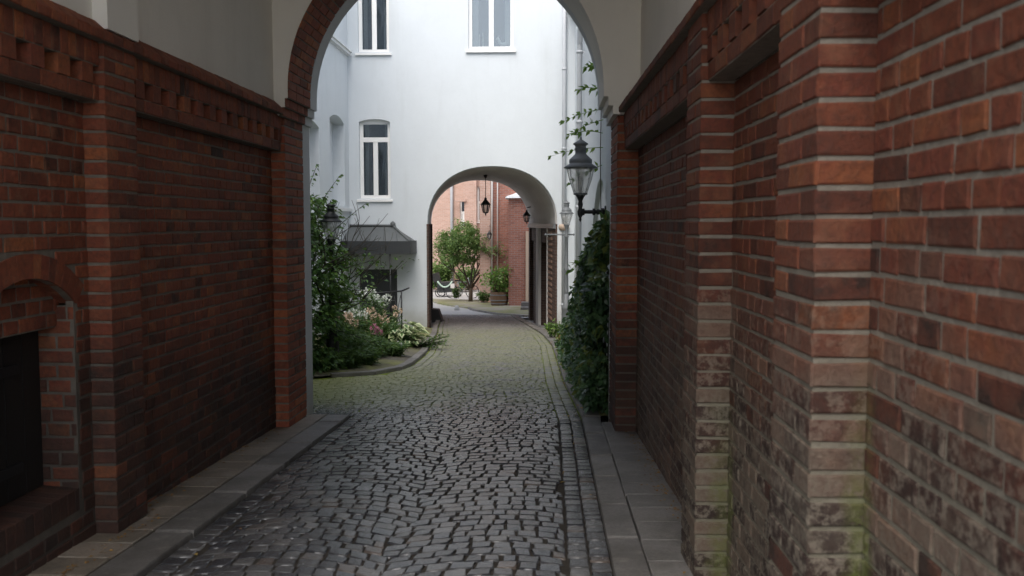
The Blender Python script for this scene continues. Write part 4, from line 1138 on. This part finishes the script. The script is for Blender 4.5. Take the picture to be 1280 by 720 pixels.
for (y_, z_, dx, dz) in ((11.2, 3.30, -.30, .1), (11.25, 3.08, -.46, -.02), (11.2, 2.95, -.40, -.06), (11.3, 2.80, -.36, .1), (11.2, 2.62, -.62, .02), (11.4, 2.42, -.38, -.12), (11.2, 3.55, -.2, .12), (10.0, 1.55, -.40, -.25), (11.0, 1.55, -.34, -.3)):
    p = V((RW, y_, z_)); d = V((dx, RN.uniform(-.1, .3), dz)); pts = [p + d * (i / 7) - V((0, 0, .10 * (i / 7) ** 2)) for i in range(8)]
    qq = MB(); qq.tube(pts, [.005 - .0005 * i for i in range(8)], 4)
    for i in range(1, 8):
        for s_ in (-1, 1, 1): qq.leaf(pts[i], RN.uniform(.06, .11), RN.uniform(.035, .05), V((-.5, s_ * RN.uniform(.2, .7), RN.gauss(-.1, .5))).normalized())
    qq.build('young_shoot', M_SPRIG, t)
qs.tube([(RW - .02, 11.0, 1.2), (RW - .03, 11.25, 2.5), (RW - .02, 11.2, 3.6)], .006, 5)
qs.build('stem', M_BARKD, t); q.build('foliage', M_IVY, t)
perennial('weed_clump', 'light green weeds growing at the verge corner by the archway jamb', .50, 9.25, .34, .13, 200, M_SPRIG, None, None, (.07, .035), 14)
perennial('weed_clump', 'bright green weeds at the far end of the verge by the passage', .12, 20.4, .40, .24, 260, M_SPRIG, None, None, (.09, .035), 16)
perennial('geranium', 'low plant with red flowers on the verge beside the ivy', .24, 16.8, .25, .16, 110, M_PERE, (M_PRED, 4, .035, .04), None, (.07, .04), 9)
q = MB()
for k in range(150):
    y_ = RN.uniform(4.5, 20) if k % 3 else RN.uniform(9, 16)
    x_ = (road_r(y_) + RN.uniform(-.22, .12)) if k % 4 else (-1.97 + RN.uniform(-.1, .2) if y_ < 9 else RN.uniform(-2.2, .1))
    if x_ > road_r(y_) + .02 and y_ < 9: continue
    q.leaf((x_, y_, gz(y_) + (.004 if x_ > road_r(y_) else -.04)), RN.uniform(.03, .06), RN.uniform(.02, .035), V((RN.gauss(0, 1), RN.gauss(0, 1), .05)).normalized(), V((RN.gauss(0, .2), RN.gauss(0, .2), 1)))
for k in range(420):                                           # crumbs and bits of leaf swept against the wall feet
    y_ = RN.uniform(3.5, 8.1); d_ = abs(RN.gauss(0, .05))
    x_ = (XLP + .012 + d_ if 5.25 < y_ else XLF + .02 + d_) if k % 2 else XRP - .03 - .0175 * (y_ - 4.5) - d_
    q.leaf((x_, y_, gz(y_) + .004), RN.uniform(.010, .035), RN.uniform(.008, .02), V((RN.gauss(0, 1), RN.gauss(0, 1), .1)).normalized(), V((RN.gauss(0, .3), RN.gauss(0, .3), 1)), (RN.uniform(0, .45), .5, 1))
o = q.build('leaf_litter', M_LITTER); tag(o, 'scattered fallen brown and yellow leaves along kerbs and wall feet', 'fallen leaves', None, 'stuff')

# ------------------------------------------------------------------ the court beyond the passage
# tree with a round crown
ty = 42.0; tx = at(588, 376, ty).x; g = gz(ty)
t = thing('round_crowned_tree', 'small round crowned multi stemmed tree standing in the far court', 'tree', (tx, ty, g))
q, tips = MB(), []
q.tube([(tx, ty, g - .1), (tx + .02, ty, g + .35), (tx, ty, g + .6)], [.11, .09, .085], 8)
for k, (dx, dy) in enumerate(((-.75, .1), (-.35, -.3), (.12, .2), (.45, -.15), (-.1, .5), (.7, .3))):
    branchy(q, (tx, ty, g + .45), (dx, dy, 1.1), 1.15, .055, 3, tips, .5, .1)
q.build('trunk', M_BARK, t)
q = MB(); cc = V((tx - .30, ty, g + 2.45))
for p in tips:
    if p.z > g + 1.3:
        for k in range(3): q.leaf(p + V((RN.gauss(0, .12), RN.gauss(0, .12), RN.gauss(0, .10))), RN.uniform(.09, .14), .06)
cl = []
for k in range(120):
    d = V((RN.gauss(0, 1), RN.gauss(0, 1), RN.gauss(.25, .8))).normalized(); cl.append(cc + V((d.x * 1.22, d.y * 1.1, d.z * 1.1)) * RN.uniform(.55, 1.05))
for p in cl:
    if p.z < g + 1.55: continue
    r_ = RN.uniform(.2, .34); b_ = RN.uniform(-.25, .25)
    for k in range(95):
        d = V((RN.gauss(0, 1), RN.gauss(0, 1), RN.gauss(0, .8))).normalized() * r_ * RN.uniform(.4, 1)
        q.leaf(p + d, RN.uniform(.08, .13), .055, None, None, (min(1, max(0, RN.random() + b_)), .5, 1))
q.build('crown', M_ROUND, t)
# barrel with hydrangea
by = 38.9; bxx = at(624, 380, by).x; g = gz(by) - .03
t = thing('barrel_planter', 'half wine barrel planter standing on the mossy island', 'planter', (bxx, by, g))
q = MB(); q.lathe((bxx, by, g), [(.33, 0), (.36, .08), (.385, .3), (.38, .48), (.37, .60), (.33, .60), (.33, .5), (.01, .5)], 20); q.build('stave', M_WOOD, t)
q = MB()
for z in (.08, .22, .44): q.lathe((bxx, by, g + z), [(.36 + .03 * (z > .1), 0), (.365 + .03 * (z > .1), .0), (.367 + .03 * (z > .1), .04), (.36 + .03 * (z > .1), .04)], 20)
q.build('hoop', M_IRONG, t)
t = thing('hydrangea', 'bright green shrub filling the barrel planter', 'shrub', (bxx, by, g + .5))
q, qs = MB(), MB()
for k in range(26):
    a = RN.uniform(0, 2 * pi); e = V((bxx + cos(a) * RN.uniform(.1, .66), by + sin(a) * RN.uniform(.1, .5), g + RN.uniform(.75, 1.55)))
    qs.tube([(bxx + cos(a) * .15, by + sin(a) * .15, g + .48), (e + V((bxx, by, g + .5))) / 2 + V((0, 0, .08)), e], .012, 5)
    for j in range(34): q.leaf(e + V((RN.gauss(0, .13), RN.gauss(0, .13), RN.gauss(-.05, .13))), RN.uniform(.11, .17), .10)
qs.build('stem', M_BARK, t); q.build('foliage', M_HYDR, t)
q = MB()
for k in range(8):
    a = RN.uniform(0, 2 * pi); p = V((bxx + cos(a) * .6, by + sin(a) * .4 - .15, g + RN.uniform(.9, 1.45)))
    for j in range(24):
        d = V((RN.gauss(0, 1), RN.gauss(0, 1), RN.gauss(0, 1))).normalized(); q.leaf(p + d * .06, .05, .05, d)
q.build('blossom', petal('petal_lime', (.50, .58, .28), (.66, .72, .45)), t)
perennial('border_plant', 'low grey green plant at the foot of the round tree', at(606, 375, 41).x, 41.0, .55, .4, 420, M_PERE, None, 'low plants on the island', (.13, .05), 26)
perennial('border_plant', 'low green plant left of the round tree trunk', at(571, 372, 44).x, 44.0, .6, .3, 300, M_PERE, None, 'low plants on the island', (.13, .05), 20)
q = MB(); sx_ = at(571, 389, 36.6).x; q.lathe((sx_, 36.6, gz(36.6) - .1), [(.11, 0), (.12, .06), (.08, .16), (.05, .2), (.01, .21)], 9)
tag(q.build('marker_stone', M_ROCK), 'small white stone standing on the pale court floor before the tree', 'stone')
# red brick wing with white capped corner
rb = thing('red_brick_house', 'red brick house with white capped low wing beyond the passage', 'house', (-1.5, 41.5, gz(41)))
q = MB(); q.box((-2.66, 41.6, -2.3), (5, 46, 9)); q.build('wall', M_FB, rb)
q = MB(); q.box((-1.72, 38.6, -2.3), (3, 41.6, 2.78)); q.build('wing', M_FB, rb)
q = MB(); q.hexa([(-1.86, 38.45, 2.78), (3, 38.45, 2.78), (3, 41.599, 2.78), (-1.86, 41.599, 2.78)], [(-1.80, 38.5, 2.86), (3, 38.5, 2.86), (3, 41.599, 3.1), (-1.5, 41.599, 3.1)]); q.build('cap', M_WHITE2, rb)
q = MB(); q.box((-3.15, 41.45, -2.3), (-2.661, 42.2, 9)); q.build('pilaster', M_FP, rb)
q = MB(); q.tube([(-2.60, 41.5, -2), (-2.60, 41.5, 8.5)], .05, 8); q.tube([(-2.35, 41.52, -2), (-2.35, 41.52, 8.5)], .03, 8); q.build('downpipe', M_GREYP, rb)
q = MB(); q.box((-1.0, 38.5, gz(38)), (-.66, 38.6, 1.4)); q.build('door_post', M_SAND, rb)
for k in range(2):
    q = MB(); q.box((-1.12, 35.6 + k * .7, gz(36) - .1), (.4, 36.2 + k * .7, gz(36) + .10 + .13 * k))
    tag(q.build('step', M_KERB), ('lower' if k == 0 else 'upper') + ' worn stone step at the right edge of the far court', 'step', 'steps in the far court')
# lamp on that wall
lx, ly = at(612, 297, 41.3).x, 41.3
t = thing('wall_lantern', 'tiny grey lantern fixed to the pink pilaster beyond the tree', 'lantern', (lx, ly, 1.0))
q = MB(); q.tube([(lx, 41.45, 1.6), (lx, 41.2, 1.62)], .02, 6); q.build('bracket_arm', M_IRONG, t); hexlamp(t, V((lx, 41.15, 1.05)), .6)
# brick house at the back, coloured as if seen through haze
pb = thing('hazed_brick_house', 'haze tinted brick house with white narrow windows closing the far court', 'house', (-7, 56, gz(56)))
wn = [((575, 250), (583, 284)), ((596.5, 233), (604.5, 277))]
BY = 52.0
hl = []
for (a, b), (c, d) in wn: p0, p1 = at(a, b, BY), at(c, d, BY); hl.append((p0.x, p1.x, p1.z, p0.z))
plate('wall', [(-14, -2.5), (1, -2.5), (1, 11), (-14, 11)], [seg_outline(*h, 0) for h in hl] + [seg_outline(-9.6, -8.7, 3.4, 5.2, 0), seg_outline(-7.2, -6.3, 5.6, 7.4, 0)], M_FP, pb, V((0, BY, 0)), X, Z, -Y, .4)
for h in hl + [(-9.6, -8.7, 3.4, 5.2), (-7.2, -6.3, 5.6, 7.4)]: window(pb, V((0, BY, 0)), X, -Y, *h, .12, .45, 0)
q = MB(); x_ = at(565, 260, BY).x; q.tube([(x_, BY - .1, -1.9), (x_, BY - .1, 10.8)], .09, 8); q.build('downpipe', M_PIPE, pb)
q = MB(); x0_, x1_ = at(581, 240, BY).x, at(596, 240, BY).x; q.box((x0_, BY - .35, -2), (x1_, BY - .001, 10.8)); q.box((x0_ - .5, BY - .5, 2.95), (x0_ + .1, BY - .351, 3.1)); q.build('chimney_breast', M_FP, pb)
q = MB(); q.box((-14.2, BY - .3, 10.9), (1.2, BY + 6, 11.2)); q.build('roof', M_LEAD, pb)
# hedge-like shrubs and climbing green at the far left
for px_, y_, h_, r_, lb in ((546, 50.5, 1.9, .8, 'bright shrub by the far house at the left edge of the passage view'), (556, 50.8, 2.3, .6, 'tall loose shrub by the far house behind the cargo bike'), (582, 50.3, 1.5, .7, 'shrub by the far house behind the tree stems')):
    perennial('shrub', lb, at(px_, 350, y_).x, y_, h_, r_, 1300, M_ROUND, None, 'shrubs against the far house', (.17, .10), 40)
# cargo bike
cy_, cxx = 47.0, at(557, 361, 47).x; g = gz(cy_) - .09
t = thing('cargo_bike', 'black cargo tricycle with pale green hose draped over its box', 'cargo bike', (cxx, cy_, g))
q = MB(); q.hexa([(cxx - .33, cy_ - .3, g + .22), (cxx + .34, cy_ - .3, g + .26), (cxx + .34, cy_ + .4, g + .26), (cxx - .33, cy_ + .4, g + .22)], [(cxx - .42, cy_ - .36, g + .74), (cxx + .44, cy_ - .36, g + .80), (cxx + .44, cy_ + .46, g + .80), (cxx - .42, cy_ + .46, g + .74)]); q.build('cargo_box', M_DARK, t)
for dx, dy in ((-.25, -.36), (-.25, .46), (.62, .05)):
    q = MB(); R_ = .24; pts = [(cxx + dx + R_ * cos(a), cy_ + dy, g + R_ + R_ * sin(a)) for a in [2 * pi * i / 16 for i in range(17)]]; q.tube(pts, .025, 6, cap=False); q.tube([(cxx + dx - R_, cy_ + dy, g + R_), (cxx + dx + R_, cy_ + dy, g + R_)], .006, 4); q.tube([(cxx + dx, cy_ + dy, g), (cxx + dx, cy_ + dy, g + 2 * R_)], .006, 4); q.build('wheel', M_RUBBER, t)
q = MB(); q.tube([(cxx - .1, cy_, g + .3), (cxx - .55, cy_, g + .55), (cxx - .58, cy_, g + 1.05)], .03, 6); q.tube([(cxx + .3, cy_, g + .35), (cxx + .62, cy_, g + .26)], .03, 6); q.build('frame', M_IRON, t)
q = MB(); q.hexa([(cxx - .62, cy_ - .22, g + .78), (cxx - .22, cy_ - .22, g + .72), (cxx - .22, cy_ + .22, g + .72), (cxx - .62, cy_ + .22, g + .78)], [(cxx - .66, cy_ - .22, g + 1.20), (cxx - .36, cy_ - .2, g + 1.24), (cxx - .36, cy_ + .2, g + 1.24), (cxx - .66, cy_ + .22, g + 1.20)]); q.build('seat', M_BLACK, t)
q = MB(); pts = [(cxx - .36 + .75 * i / 12, cy_ - .42, g + .82 - .30 * (1 - ((i - 6) / 6) ** 2)) for i in range(13)]; q.tube(pts, .04, 8); tag(q.build('garden_hose', M_CLOTHG), 'pale green garden hose looped over the cargo bike box', 'hose')
# bicycle
yb, xb_ = 46.0, at(578, 360, 46).x; g = gz(46) - .09
t = thing('bicycle', 'bicycle with pale saddle bag parked behind the round tree', 'bicycle', (xb_, yb, g))
for dx in (-.5, .5):
    q = MB(); R_ = .33; pts = [(xb_ + dx + R_ * cos(a), yb + .1 * dx, g + R_ + R_ * sin(a)) for a in [2 * pi * i / 18 for i in range(19)]]; q.tube(pts, .02, 6, cap=False)
    for k in range(5): a = pi * k / 5; q.tube([(xb_ + dx - R_ * cos(a), yb + .1 * dx, g + R_ - R_ * sin(a)), (xb_ + dx + R_ * cos(a), yb + .1 * dx, g + R_ + R_ * sin(a))], .004, 3)
    q.build('wheel', M_RUBBER, t)
q = MB()
J = {'r': (-.5, -.05, .33), 'f': (.5, .05, .33), 'b': (-.05, 0, .30), 's': (-.22, -.02, .82), 'h': (.34, .03, .82)}
for a, b in ('rb', 'rs', 'sb', 'sh', 'bh', 'hf'): q.tube([(xb_ + J[a][0], yb + J[a][1], g + J[a][2]), (xb_ + J[b][0], yb + J[b][1], g + J[b][2])], .02, 6)
q.build('frame', M_IRONG, t)
q = MB(); q.tube([(xb_ + .34, yb, g + .82), (xb_ + .3, yb, g + 1.02)], .014, 6); q.tube([(xb_ + .24, yb - .28, g + 1.0), (xb_ + .32, yb, g + 1.03), (xb_ + .24, yb + .28, g + 1.0)], .014, 6); q.build('handlebar', M_PIPE, t)
q = MB(); q.hexa([(xb_ - .36, yb - .07, g + .86), (xb_ - .08, yb - .03, g + .86), (xb_ - .08, yb + .03, g + .86), (xb_ - .36, yb + .07, g + .86)], [(xb_ - .38, yb - .08, g + .93), (xb_ - .06, yb - .03, g + .91), (xb_ - .06, yb + .03, g + .91), (xb_ - .38, yb + .08, g + .93)]); q.build('saddle', M_BLACK, t)
q = MB(); q.box((xb_ - .58, yb - .2, g + .52), (xb_ - .38, yb - .06, g + .74)); q.build('pannier', M_GREYP, t)

# little things on the window ledge inside the upper window
zi = 6.152
for k, (x_, h_) in enumerate(((-1.83, .42), (-1.74, .46))):
    q = MB(); q.lathe((x_, FY + .32, zi), [(.045, 0), (.045, .02), (.015, .04), (.014, .10), (.02, .11), (.013, .115), (.013, h_), (.003, h_ + .02)], 10)
    tag(q.build('candle', M_WAX), ('left' if k == 0 else 'right and taller') + ' white candle of the pair inside the upper right window', 'candle', 'candles on the window ledge')
q = MB(); hx0, hz = -1.20, zi; hyy = FY + .32
for dx in (-.09, -.06, .07, .10): q.tube([(hx0 + dx, hyy, hz), (hx0 + dx * .9, hyy, hz + .14)], .013, 6)
q.tube([(hx0 + .11, hyy, hz + .18), (hx0 + .05, hyy, hz + .19), (hx0 - .05, hyy, hz + .18), (hx0 - .10, hyy, hz + .2)], [.035, .055, .05, .05], 8)
q.tube([(hx0 - .09, hyy, hz + .2), (hx0 - .13, hyy, hz + .29), (hx0 - .14, hyy, hz + .35)], [.045, .032, .026], 8)
q.tube([(hx0 - .13, hyy, hz + .36), (hx0 - .2, hyy, hz + .29)], [.03, .016], 8)
q.tube([(hx0 + .13, hyy, hz + .2), (hx0 + .17, hyy, hz + .14), (hx0 + .17, hyy, hz + .06)], [.014, .016, .006], 6)
for dy in (-.012, .012): q.tube([(hx0 - .125, hyy + dy, hz + .38), (hx0 - .12, hyy + dy, hz + .41)], [.008, .002], 5)
tag(q.build('horse_figurine', M_WAX), 'white horse figurine inside the upper right window', 'figurine')
